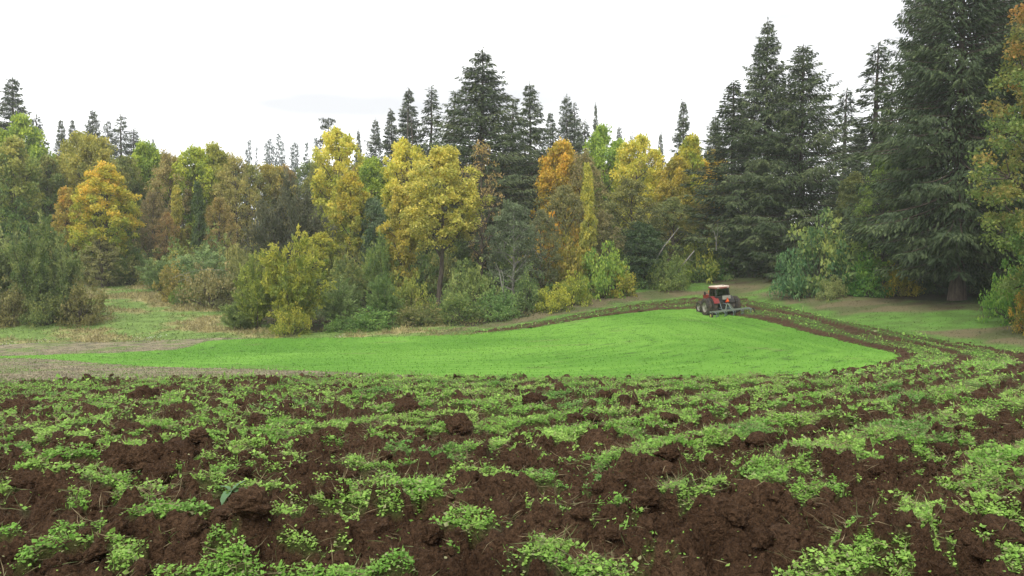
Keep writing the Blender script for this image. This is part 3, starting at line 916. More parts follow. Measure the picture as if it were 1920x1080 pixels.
def gen_bush(seed, Ht=3.2, R=2.4, n_c=90, per=120, leaf=.2, clump=.55):
    rg = np.random.default_rng(seed)
    tb = Tubes(); C, RC = [], []
    lob = [(rg.normal(0, .35, 2) * R, rg.uniform(.6, 1.0), rg.uniform(.45, .8)) for _ in range(5)]
    lob[0] = (np.zeros(2), 1.0, .8)
    for i in range(n_c):
        o, hh, rr = lob[i % 5]
        d = unit(rg.normal(size=3)); d[2] = abs(d[2])
        k = rg.uniform(.35, 1.0) ** .5
        C.append(np.array([o[0] + d[0] * R * rr * k, o[1] + d[1] * R * rr * k, max(.15, d[2] * Ht * hh * k * .93)])); RC.append(clump * rg.uniform(.55, 1.2))
        if i % 3 == 0:
            tb.add(bez(np.array([o[0] * .3, o[1] * .3, 0]), np.array([C[-1][0] * .4, C[-1][1] * .4, C[-1][2] * .7]), C[-1], 5), np.linspace(.045, .01, 5), 4)
    for i in range(16):
        d = unit(np.array([rg.normal(), rg.normal(), abs(rg.normal()) + .5]))
        e = d * np.array([R, R, Ht]) * rg.uniform(.95, 1.15)
        C.append(e * .95); RC.append(clump * .45)
        tb.add(np.array([e * .3, e]), np.array([.02, .006]), 3)
    C, RC = np.array(C), np.array(RC)
    P, k, d = clumps_to_leaves(rg, C, RC, per / clump ** 2 * .35, .85)
    ok = P[:, 2] > .02; P, k, d = P[ok], k[ok], d[ok]; m = len(P)
    cl = rg.random(len(C))
    ht = np.clip(P[:, 2] / Ht, 0, 1) * .7 + (cl[k] - .5) * .8 + rg.normal(0, .12, m)
    lc = .5 + (cl[k] - .5) * .4 + rg.normal(0, .2, m)
    sz = leaf * rg.uniform(.6, 1.35, m)
    me = crown_mesh('crown', P, unit(d * .5 + rg.normal(size=(m, 3))), rg.normal(size=(m, 3)), sz, sz * rg.uniform(.45, .9, m), ht, lc, M_LEAF)
    return dict(trunk=tb.mesh('trunk', M_BARK), crown=me, H=Ht, R=R, n=m)

def gen_fir(seed, Ht=30., R=6., base=.06, pw=.8, whorl=.35, per=5, dens=19., droop=.35, el=.72, gaps=.12, tipup=.25, trunk_r=.42, dead=0, weep=.75):
    rg = np.random.default_rng(seed)
    R0 = R; R = R * 1.3
    tb = Tubes()
    n = 14; tz = np.linspace(0, 1, n)
    off = np.cumsum(rg.normal(0, .05, (n, 2)), 0); off -= off[0]
    tr = np.column_stack([off, tz * Ht])
    tb.add(tr, trunk_r * (1.0 - tz) ** .8 * (1 + .55 * np.exp(-tz * 40)) + .02, 9)
    PP, DD, SS, LL, CL, TT = [], [], [], [], [], []
    z = base * Ht; i = 0
    sect = rg.uniform(.72, 1.12, 12)                          # uneven sides
    hz = rg.uniform(.74, 1.12, 30)
    while z < Ht * .985:
        t = (z - base * Ht) / (Ht * (1 - base))
        for q in range(per):
            if rg.random() < gaps: continue
            az = i * 2.39996 + q * 6.283 / per + rg.normal(0, .25); i += 1
            prof = (1 - t) ** pw * min(1.0, .55 + t * 3.0)
            L = R * prof * rg.uniform(.70, 1.10) * sect[int(az / 6.2832 * 12) % 12] * hz[int(t * 29)] + .25
            zb = z + rg.normal(0, .2)
            j = zb / Ht * (n - 1); k = int(np.clip(j, 0, n - 2))
            a0 = tr[k] + (tr[k + 1] - tr[k]) * (j - k)
            h = np.array([math.cos(az), math.sin(az), 0.])
            dr = droop * (1.15 - t) - .30 * t
            e = a0 + h * L + np.array([0, 0, -dr * L * .75])
            mid = a0 + h * L * .55 + np.array([0, 0, -dr * L * .55 - tipup * L * .12])
            pth = bez(a0, mid, e + np.array([0, 0, tipup * L * .22]), 7)
            tb.add(pth, np.linspace(.03 + .016 * L * .5, .008, 7), 4 if L > 2 else 3)
            m = int(dens * L) + 4
            s = .10 + .90 * rg.random(m) ** .8
            f = s * 6; kk = np.minimum(f.astype(int), 5)
            p = pth[kk] + (pth[kk + 1] - pth[kk]) * (f - kk)[:, None]
            bd = unit(pth[kk + 1] - pth[kk])
            sidev = np.cross(bd, np.array([0, 0, 1.])); sidev = unit(sidev)
            sg = np.where(rg.random(m) < .5, -1., 1.)[:, None]
            out = rg.random(m)[:, None] * (L * .30 * (1.12 - s)[:, None] + .12)
            wp = weep * rg.uniform(.2, 1.4, m)[:, None]
            p = p + sidev * sg * out + np.array([0, 0, -1.]) * out * wp * .8
            dv = unit(bd * rg.uniform(.5, 1.1, m)[:, None] + sidev * sg * rg.uniform(.2, .9, m)[:, None] + np.array([0, 0, -1.]) * wp + rg.normal(0, .15, (m, 3)))
            PP.append(p); DD.append(dv); SS.append(unit(np.cross(dv, np.array([0, 0, 1.])) + rg.normal(0, .55, (m, 3))))
            LL.append(el * rg.uniform(.55, 1.25, m) * (.7 + .3 * (1 - t)))
            cl = rg.random()
            CL.append(np.full(m, cl)); TT.append(s)
        z += whorl * rg.uniform(.7, 1.3) * (1.15 - .45 * t)
    for d_ in range(dead):                                    # bare dead boughs low on the stem
        az = rg.uniform(0, 6.283); zb = Ht * rg.uniform(.08, .45); L = R * rg.uniform(.35, .7)
        a0 = np.array([0, 0, zb]); e = a0 + np.array([math.cos(az) * L, math.sin(az) * L, -L * rg.uniform(.1, .6)])
        tb.add(bez(a0, (a0 + e) / 2 + np.array([0, 0, .5]), e, 6), np.linspace(.07, .012, 6), 4)
    m = 14                                                    # leader
    PP.append(tr[-1] + np.column_stack([rg.normal(0, .05, (m, 2)), -rg.random(m) * 1.6])); DD.append(unit(rg.normal(0, .5, (m, 3)) + np.array([0, 0, .9])))
    SS.append(rg.normal(size=(m, 3))); LL.append(np.full(m, .45)); CL.append(np.full(m, .6)); TT.append(np.ones(m))
    P, Dv, Sv, Ls, cl, tt = map(np.concatenate, (PP, DD, SS, LL, CL, TT))
    m = len(P)
    ht = .25 + (tt - .6) * .5 + (cl - .5) * .7 + rg.normal(0, .15, m)
    lc = .5 + (cl - .5) * .4 + rg.normal(0, .2, m)
    me = crown_mesh('crown', P, Dv, Sv, Ls, Ls * rg.uniform(.20, .36, m), ht, lc, M_NEEDLE, .05)
    return dict(trunk=tb.mesh('trunk', M_BARKFIR), crown=me, H=Ht, R=R0 * (.88 if R0 > 8 else 1), n=m)

KIND = {
    'oval': [gen_broadleaf(11, 15, 4.2, .22, 'oval', per=165), gen_broadleaf(12, 15, 4.2, .14, 'oval', clump=.85, per=190, extra=90), gen_broadleaf(13, 15, 4.6, .18, 'round', clump=1.05, per=140)],
    'column': [gen_broadleaf(21, 15, 2.8, .12, 'column', n_limb=20, clump=.72, per=210, extra=70), gen_broadleaf(22, 15, 3.0, .1, 'cone', n_limb=20, clump=.75, per=190, extra=80)],
    'vase': [gen_broadleaf(31, 15, 4.4, .24, 'vase', clump=.9, per=165), gen_broadleaf(32, 15, 4.2, .2, 'vase', clump=.8, per=180, n_limb=22)],
    'wispy': [gen_broadleaf(41, 13, 4.2, .1, 'oval', clump=.62, per=150, leaf=.22, extra=150, n_limb=22, bark=M_BARK), gen_broadleaf(42, 13, 4.2, .06, 'round', clump=.6, per=150, leaf=.22, extra=170, n_limb=24)],
    'bare': [gen_broadleaf(51, 16, 3.4, .25, 'oval', clump=.5, per=34, leaf=.24, extra=10, n_limb=24, bare=3, bark=M_BARK)],
    'maple': [gen_broadleaf(65, 30, 6.5, .06, 'oval', clump=1.15, per=115, leaf=.27, extra=170, n_limb=30)],
    'hero': [gen_broadleaf(61, 16, 4.0, .27, 'oval', clump=.8, per=225, leaf=.25, extra=120, n_limb=24), gen_broadleaf(62, 16, 4.0, .43, 'oval', clump=.72, per=245, leaf=.24, extra=110, n_limb=24)],
    'willow': [gen_willow(71), gen_willow(72, dome=.45, stems=15, tw=22), gen_willow(73, Ht=10, R=4.2, stems=12, droop=.35)],
    'bush': [gen_bush(81), gen_bush(82, clump=.48, leaf=.17, n_c=110), gen_bush(83, 3.0, 2.8, clump=.6)],
    'fir': [gen_fir(91), gen_fir(92, R=6.5, pw=.7, gaps=.15, whorl=.4, tipup=.4), gen_fir(93, R=5.4, pw=.9, droop=.2)],
    'bigfir': [gen_fir(94, 38, 8.4, .12, .84, whorl=.37, per=6, dens=23, el=.60, droop=.5, weep=1.1, trunk_r=.50, gaps=.1, dead=10),
               gen_fir(95, 32, 9.0, .04, .84, whorl=.37, per=6, dens=22, el=.62, droop=.42, weep=1.0, trunk_r=.5, gaps=.15, tipup=.35)],
    'thinfir': [gen_fir(96, 28, 3.4, .1, .75, whorl=.42, per=5, dens=17, gaps=.25, droop=.25), gen_fir(97, 28, 4.0, .1, .8, whorl=.45, per=5, dens=16, gaps=.3, droop=.1, tipup=.5)],
    'farfir': [gen_fir(98 + 10 * q, 25, 4.2 + .5 * q, .1, .7 + .15 * q, whorl=.75, per=5, dens=8, el=1.1, gaps=.08 + .08 * q) for q in range(4)],
}
_bt = KIND['wispy'][0]['trunk'].copy(); _bt.materials[0] = M_BARKPALE
KIND['birch'] = [dict(KIND['wispy'][0], trunk=_bt)]
for k, v in KIND.items():
    print(k, [q['n'] for q in v])

def plant(name, kind, px, d, ytop, wpx, c1, c2, label, cat='tree', turn=0.0, group=None, var=None, base_py=None, rz=None):
    v = KIND[kind][(var if var is not None else random.randrange(99)) % len(KIND[kind])]
    top = at_depth(px, ytop, d)
    zb = float(H(top[0], top[1])[0])
    h = top[2] - zb + .25
    o = thing(name, label, cat, (top[0], top[1], zb - .25), random.uniform(0, 6.28) if rz is None else rz, group)
    if kind in ('fir', 'thinfir', 'bigfir') and d > 111: wpx *= 1.3
    if kind == 'thinfir': wpx *= 1.25
    wm = max(wpx / F * d, .40 * h if cat == 'tree' and kind not in ('fir', 'bigfir', 'thinfir', 'farfir', 'column', 'bare') else 0)
    if kind == 'bush': wm = max(wm, .8 * h)
    sx = wm / (2 * v['R'])
    o.scale = (sx, sx, h / v['H'])
    parts = ('trunk', 'crown') if cat == 'tree' else ('stems', 'foliage')
    add(parts[0], v['trunk'], o)
    cr = add(parts[1], v['crown'], o)
    k_ = 1.65 if 'fir' in kind else (2.7 if cat == 'shrub' else 2.1)
    c1, c2 = (tuple(q * k_ / (1 + 1.2 * max(c)) for q in c) for c in (c1, c2))
    if cat == 'shrub':
        c1, c2 = (c1[0] * .95, c1[1] * 1.04, c1[2] * .75), (c2[0] * .95, c2[1] * 1.04, c2[2] * .75)
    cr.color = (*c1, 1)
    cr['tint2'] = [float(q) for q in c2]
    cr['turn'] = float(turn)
    return o

YEL, GOLD, ORG = (.58, .53, .085), (.60, .46, .065), (.60, .32, .04)
LIME, OLIVE, GREEN_ = (.27, .34, .045), (.155, .155, .042), (.085, .145, .035)
SAGE, DOLIVE, BROWN, RUST = (.115, .145, .075), (.075, .080, .038), (.185, .15, .058), (.25, .165, .055)
FIRG, FIRB, FIRD = (.040, .058, .024), (.044, .060, .036), (.032, .047, .020)
FIRT = (.084, .105, .042)
GRP_HILL = 'small firs on the hilltop behind the wood'

# ---- conifers behind the broadleaved edge
for (px, d, yt, w, k, c, lab) in (
        (20, 150, 143, 105, 'fir', FIRB, 'tall fir rising behind the yellow-green broadleaf with a second fir at its foot'),
        (-20, 155, 190, 110, 'fir', FIRB, 'broad dark fir crowding against the tallest fir of the meadow side'),
        (66, 160, 214, 50, 'thinfir', FIRB, 'short narrow fir leaning close to the tallest fir of the meadow side'),
        (115, 185, 222, 44, 'fir', FIRB, 'ragged flat-topped fir at one end of the small fir row'),
        (135, 185, 222, 40, 'fir', FIRB, 'pointed fir beside the ragged flat-topped fir'),
        (173, 190, 204, 66, 'fir', FIRB, 'tallest and fullest fir of the small fir row above olive trees'),
        (200, 192, 224, 40, 'thinfir', FIRB, 'slim fir between the fullest and the sparse fir of the small row'),
        (223, 190, 213, 54, 'thinfir', FIRB, 'sparse see-through fir with thin tiers in the small fir row'),
        (248, 195, 242, 44, 'thinfir', FIRB, 'low sparse fir at the end of the small fir row'),
        (262, 200, 262, 30, 'thinfir', FIRB, 'stunted see-through fir at the tail of the small row'),
        (278, 240, 262, 18, 'farfir', FIRB, 'tiny fir tip showing beside a twin tip'),
        (287, 240, 256, 20, 'farfir', FIRB, 'tiny pointed fir tip above the yellow-green crown'),
        (671, 175, 243, 34, 'fir', FIRB, 'low narrow fir at the edge of the fir clump beside bright yellow tree'),
        (703, 175, 222, 56, 'fir', FIRB, 'fir with rounded shoulder in the clump with bare brown stems'),
        (735, 170, 205, 74, 'fir', FIRB, 'wide fir at the middle of the clump with bare brown stems'),
        (769, 165, 166, 96, 'fir', FIRB, 'tall fir with two bare brown stems in front of it'),
        (806, 168, 162, 58, 'thinfir', FIRB, 'tall sparse fir with sky showing between its tiers next to big fir'),
        (905, 122, 92, 205, 'bigfir', FIRG, 'largest fir of the middle wood, ragged crown above yellow trees'),
        (850, 140, 170, 60, 'thinfir', FIRB, 'thin fir tip half hidden behind the largest middle fir'),
        (958, 150, 185, 60, 'thinfir', FIRB, 'pale thin fir peeping between two larger firs'),
        (996, 135, 155, 105, 'fir', FIRG, 'second tall fir beside the largest middle fir'),
        (1033, 150, 208, 60, 'fir', FIRB, 'short fir between the second tall fir and the twin-topped fir'),
        (1065, 150, 178, 74, 'fir', FIRB, 'twin-topped fir behind the orange maple'),
        (1079, 152, 192, 50, 'thinfir', FIRB, 'lesser stem of the twin-topped fir behind the orange maple'),
        (1096, 165, 225, 42, 'thinfir', FIRB, 'faint slim fir behind the dark spire fir'),
        (1116, 150, 193, 30, 'fir', FIRB, 'dark slender spire fir standing alone above lime tree'),
        (1163, 210, 236, 26, 'thinfir', FIRB, 'pale distant fir spire beside the bright yellow crown'),
        (1185, 210, 248, 40, 'farfir', FIRB, 'low bushy distant fir above the bright yellow crown'),
        (1205, 210, 256, 36, 'farfir', FIRB, 'flat-topped distant fir above the bright yellow crown'),
        (1239, 180, 249, 34, 'fir', FIRB, 'neat cone-shaped distant fir between yellow crown and tall fir'),
        (1281, 160, 188, 66, 'fir', FIRG, 'tall lopsided fir behind the narrow lime-yellow tree'),
        (1340, 150, 215, 70, 'fir', FIRG, 'fir half hidden behind the pair of large firs'),
        (1583, 130, 165, 70, 'thinfir', FIRB, 'spindly fir between the large pair and the lone spindly fir'),
        (1641, 118, 80, 92, 'thinfir', FIRG, 'lone spindly fir with open tiers against the sky'),
        (1612, 135, 230, 70, 'fir', FIRD, 'dark fir filling the gap under the spindly firs')):
    plant('fir_tree', k, px, d, yt, w, c, FIRT, lab)
for px, yt in ((428, 292), (462, 276), (468, 261), (481, 270), (499, 264), (505, 259), (512, 268), (524, 249), (530, 262), (547, 271), (552, 260), (559, 266), (575, 263), (592, 254), (600, 266), (641, 263)):
    plant('fir_tree', 'farfir', px, 330 + (px % 7) * 6, yt, 26 + (px * 7) % 17, (.045, .07, .055), FIRB, 'small distant fir on the hilltop skyline behind the wood', group=GRP_HILL)
# a lone pine with a bare stem and a tufted top
top = at_depth(614, 226, 165); zb = float(H(top[0], top[1])[0]); hp = top[2] - zb
o = thing('pine_tree', 'lone scrawny pine with bare stem and tufted top above yellow tree', 'tree', (top[0], top[1], zb - .2))
tb = Tubes(); rg = np.random.default_rng(5)
tb.add(np.array([[0, 0, 0], [.2, 0, hp * .5], [-.1, .1, hp * .8], [.3, 0, hp]]), np.array([.3, .22, .15, .05]), 6)
Cs = []
for k in range(20):
    az = rg.uniform(0, 6.28); zz = hp * rg.uniform(.8, 1.0); L_ = rg.uniform(.5, 1.9) * (1.2 - abs(zz / hp - .92) * 5)
    e = np.array([math.cos(az) * L_, math.sin(az) * L_, zz + rg.uniform(-.2, .5)])
    tb.add(np.array([[.1, 0, zz - .3], e]), np.array([.06, .02]), 4); Cs.append(e)
P, k, d = clumps_to_leaves(rg, np.array(Cs), rg.uniform(.35, .7, len(Cs)), 260)
add('trunk', tb.mesh('trunk', M_BARK), o)
cr = add('crown', crown_mesh('crown', P, d, rg.normal(size=P.shape), np.full(len(P), .4), np.full(len(P), .12), rg.random(len(P)), rg.random(len(P)), M_NEEDLE), o)
cr.color = (*FIRB, 1); cr['tint2'] = list(FIRT); cr['turn'] = 0.0

# ---- the big firs on the tractor's side
plant('fir_tree', 'bigfir', 1505, 106, 80, 250, FIRG, FIRT, 'broad drooping fir, fuller of the pair behind the tractor', var=1, rz=.5)
plant('fir_tree', 'bigfir', 1436, 110, 36, 190, FIRG, FIRT, 'taller narrow-topped fir, slimmer of the pair behind the tractor', var=0, rz=2.1)
plant('fir_tree', 'fir', 1380, 112, 150, 150, FIRG, FIRT, 'shorter fir leaning out from the pair behind the tractor')
plant('fir_tree', 'bigfir', 1812, 74, -230, 330, FIRD, (.056, .078, .030), 'huge dark fir with bare lower trunk and dead boughs', var=0, rz=4.0)  # darker second tint paints deep shade into the needles of these firs
plant('fir_tree', 'bigfir', 1735, 84, -110, 215, FIRD, (.056, .078, .030), 'dense dark fir pressed against the huge fir with dead boughs', var=1, rz=1.2)
plant('fir_tree', 'bigfir', 1935, 76, -260, 260, FIRD, (.056, .078, .030), 'dark fir standing behind the red-tinged maple', var=0, rz=2.7)
plant('fir_tree', 'fir', 1860, 96, -60, 190, FIRD, (.056, .078, .030), 'shaded fir filling the space behind the huge dark fir')
plant('fir_tree', 'fir', 1665, 98, 215, 130, FIRD, (.056, .078, .030), 'smaller dark fir between spindly fir and dense dark fir')

# ---- broadleaved trees of the wood's edge
for (px, d, yt, w, k, c1, c2, turn, lab) in (
        (38, 138, 224, 100, 'oval', GREEN_, LIME, .1, 'yellow-green domed broadleaf in front of the tallest meadow-side fir'),
        (25, 120, 266, 120, 'oval', GREEN_, (.27, .26, .06), .0, 'large dark green broadleaf with yellowed outer leaves over the willow thicket'),
        (88, 128, 300, 80, 'oval', GREEN_, OLIVE, 0, 'green broadleaf between dark green tree and olive-gold tree'),
        (150, 135, 256, 96, 'oval', OLIVE, (.30, .29, .06), .1, 'olive-gold broad tree under the fullest small fir'),
        (182, 132, 262, 60, 'vase', OLIVE, (.32, .30, .06), 0.0, 'olive tree with a gold crest under the small fir row'),
        (196, 114, 314, 112, 'hero', (.21, .27, .035), GOLD, .12, 'glowing orange-gold tree with green heart at the meadow corner'),
        (125, 118, 352, 50, 'column', (.24, .22, .05), (.45, .30, .05), 0, 'small orange-tipped tree next to the glowing orange-gold tree'),
        (232, 130, 300, 70, 'oval', GREEN_, OLIVE, .1, 'dull green tree behind the glowing orange-gold tree'),
        (275, 136, 274, 86, 'oval', GREEN_, LIME, .15, 'fresh yellow-green round crown under the tiny fir tips'),
        (315, 130, 290, 66, 'wispy', BROWN, (.26, .22, .075), 0, 'brownish fading tree between two yellow-green crowns'),
        (362, 132, 284, 84, 'vase', GREEN_, (.34, .38, .05), .2, 'bright lime-yellow crown with open branches'),
        (402, 134, 276, 60, 'oval', OLIVE, (.30, .31, .06), .0, 'olive-yellow tree beside the bright lime-yellow crown'),
        (440, 130, 294, 84, 'wispy', (.20, .18, .06), (.30, .27, .075), .0, 'orange-brown fading tree next to the dark grey-olive willow'),
        (330, 122, 352, 44, 'column', OLIVE, (.45, .40, .07), 0, 'thin golden tree among brownish trees'),
        (285, 124, 362, 70, 'wispy', (.14, .12, .06), BROWN, 0, 'grey-brown thinly leaved tree behind the shrubs'),
        (372, 118, 345, 38, 'column', (.050, .075, .024), (.065, .095, .028), 0, 'small dark green ivy-clad tree among fading trees'),
        (410, 120, 372, 76, 'wispy', BROWN, (.27, .21, .06), 0, 'tan fading tree above the grey willow shrubs'),
        (312, 119, 400, 48, 'wispy', (.18, .14, .06), RUST, 0, 'rusty low tree above the grey willow shrubs'),
        (545, 104, 290, 170, 'willow', (.055, .060, .032), (.10, .10, .055), 0, 'big dark grey-olive willow with pale bare branches'),
        (630, 126, 250, 118, 'vase', (.24, .27, .04), YEL, .15, 'bright yellow tree below the lone scrawny pine'),
        (655, 112, 330, 76, 'oval', (.20, .22, .04), (.40, .33, .04), 0, 'gold-green tree in front of the bright yellow tree'),
        (698, 122, 302, 66, 'oval', GREEN_, LIME, 0, 'mid-green tree between two bright yellow trees'),
        (700, 112, 375, 66, 'oval', (.06, .11, .045), SAGE, 0, 'dark green low tree between the yellow trees'),
        (758, 118, 270, 88, 'vase', (.30, .32, .04), YEL, .2, 'pure yellow tree just behind the large yellow-leaved tree'),
        (822, 93, 284, 150, 'hero', (.22, .215, .05), (.54, .49, .10), .1, 'large yellow-leaved tree with clear dark trunk at the wood edge'),
        (752, 97, 350, 60, 'column', (.26, .23, .05), (.46, .40, .07), 0, 'drooping golden side tree touching the large yellow-leaved tree'),
        (902, 104, 272, 88, 'bare', (.22, .17, .07), (.30, .22, .07), 0, 'nearly bare brown tree with tall pale trunk'),
        (960, 94, 382, 120, 'birch', (.070, .085, .048), SAGE, 0, 'grey-green drooping birch with white stems'),
        (1015, 98, 395, 80, 'wispy', (.085, .10, .045), (.14, .14, .06), 0, 'grey-green bushy tree beside the drooping birch'),
        (1052, 118, 272, 78, 'oval', (.30, .24, .04), (.58, .40, .05), .0, 'vivid orange maple under the twin-topped fir'),
        (1103, 101, 312, 44, 'column', (.22, .22, .05), YEL, -.1, 'thin bright yellow sapling among olive shrubs'),
        (1132, 134, 243, 66, 'oval', GREEN_, (.25, .34, .05), .2, 'lime-green crown beside the dark spire fir'),
        (1092, 116, 290, 110, 'wispy', OLIVE, (.19, .16, .07), 0, 'brownish olive twiggy tree in front of the lime-green crown'),
        (1196, 126, 262, 96, 'vase', (.30, .30, .045), YEL, .3, 'brightest yellow tree with wide branching crown'),
        (1295, 124, 256, 62, 'column', (.20, .28, .045), (.42, .38, .045), .1, 'narrow lime-yellow tree beside the tall lopsided fir'),
        (1268, 122, 300, 60, 'oval', OLIVE, (.40, .33, .05), .1, 'gold-tinted tree below the narrow lime-yellow tree'),
        (1338, 124, 288, 60, 'oval', (.30, .22, .04), GOLD, .2, 'orange-gold tree glimpsed behind the leaning fir'),
        (1180, 110, 338, 140, 'wispy', (.085, .095, .042), OLIVE, 0, 'wide grey-olive tree under the brightest yellow tree'),
        (1060, 106, 350, 110, 'wispy', (.11, .115, .045), (.17, .16, .055), 0, 'olive tree below the vivid orange maple'),
        (1130, 104, 400, 90, 'wispy', (.10, .10, .045), (.17, .15, .06), 0, 'dull olive tree behind the yellow sapling'),
        (1262, 114, 372, 110, 'wispy', (.10, .125, .045), (.15, .165, .055), 0, 'soft green-olive tree above the leaning dead trunks'),
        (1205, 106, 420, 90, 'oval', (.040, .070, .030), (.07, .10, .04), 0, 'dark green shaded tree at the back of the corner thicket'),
        (1320, 113, 385, 70, 'wispy', OLIVE, (.20, .18, .055), 0, 'olive tree at the foot of the leaning fir'),
        (1660, 82, 300, 110, 'wispy', (.080, .125, .035), (.15, .20, .045), .1, 'light green feathery tree in front of the dense dark fir'),
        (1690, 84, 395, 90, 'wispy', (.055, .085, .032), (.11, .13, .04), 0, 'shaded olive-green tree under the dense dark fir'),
        (1600, 96, 330, 90, 'oval', (.040, .065, .026), (.11, .12, .035), 0, 'dark leafy tree behind the blue-green maple bush'),
        (1990, 54, -60, 165, 'maple', (.115, .155, .040), (.30, .16, .045), -.22, 'big maple with rusty red leaves over the verge'),
        (1985, 50, 330, 140, 'oval', (.075, .125, .030), (.32, .20, .04), -.35, 'low maple branchwork with orange leaves at the verge end')):
    plant('broadleaf_tree', k, px, d, yt, w, c1, c2, lab, turn=turn, var=(1 if px == 822 else 0) if k == 'hero' else None)

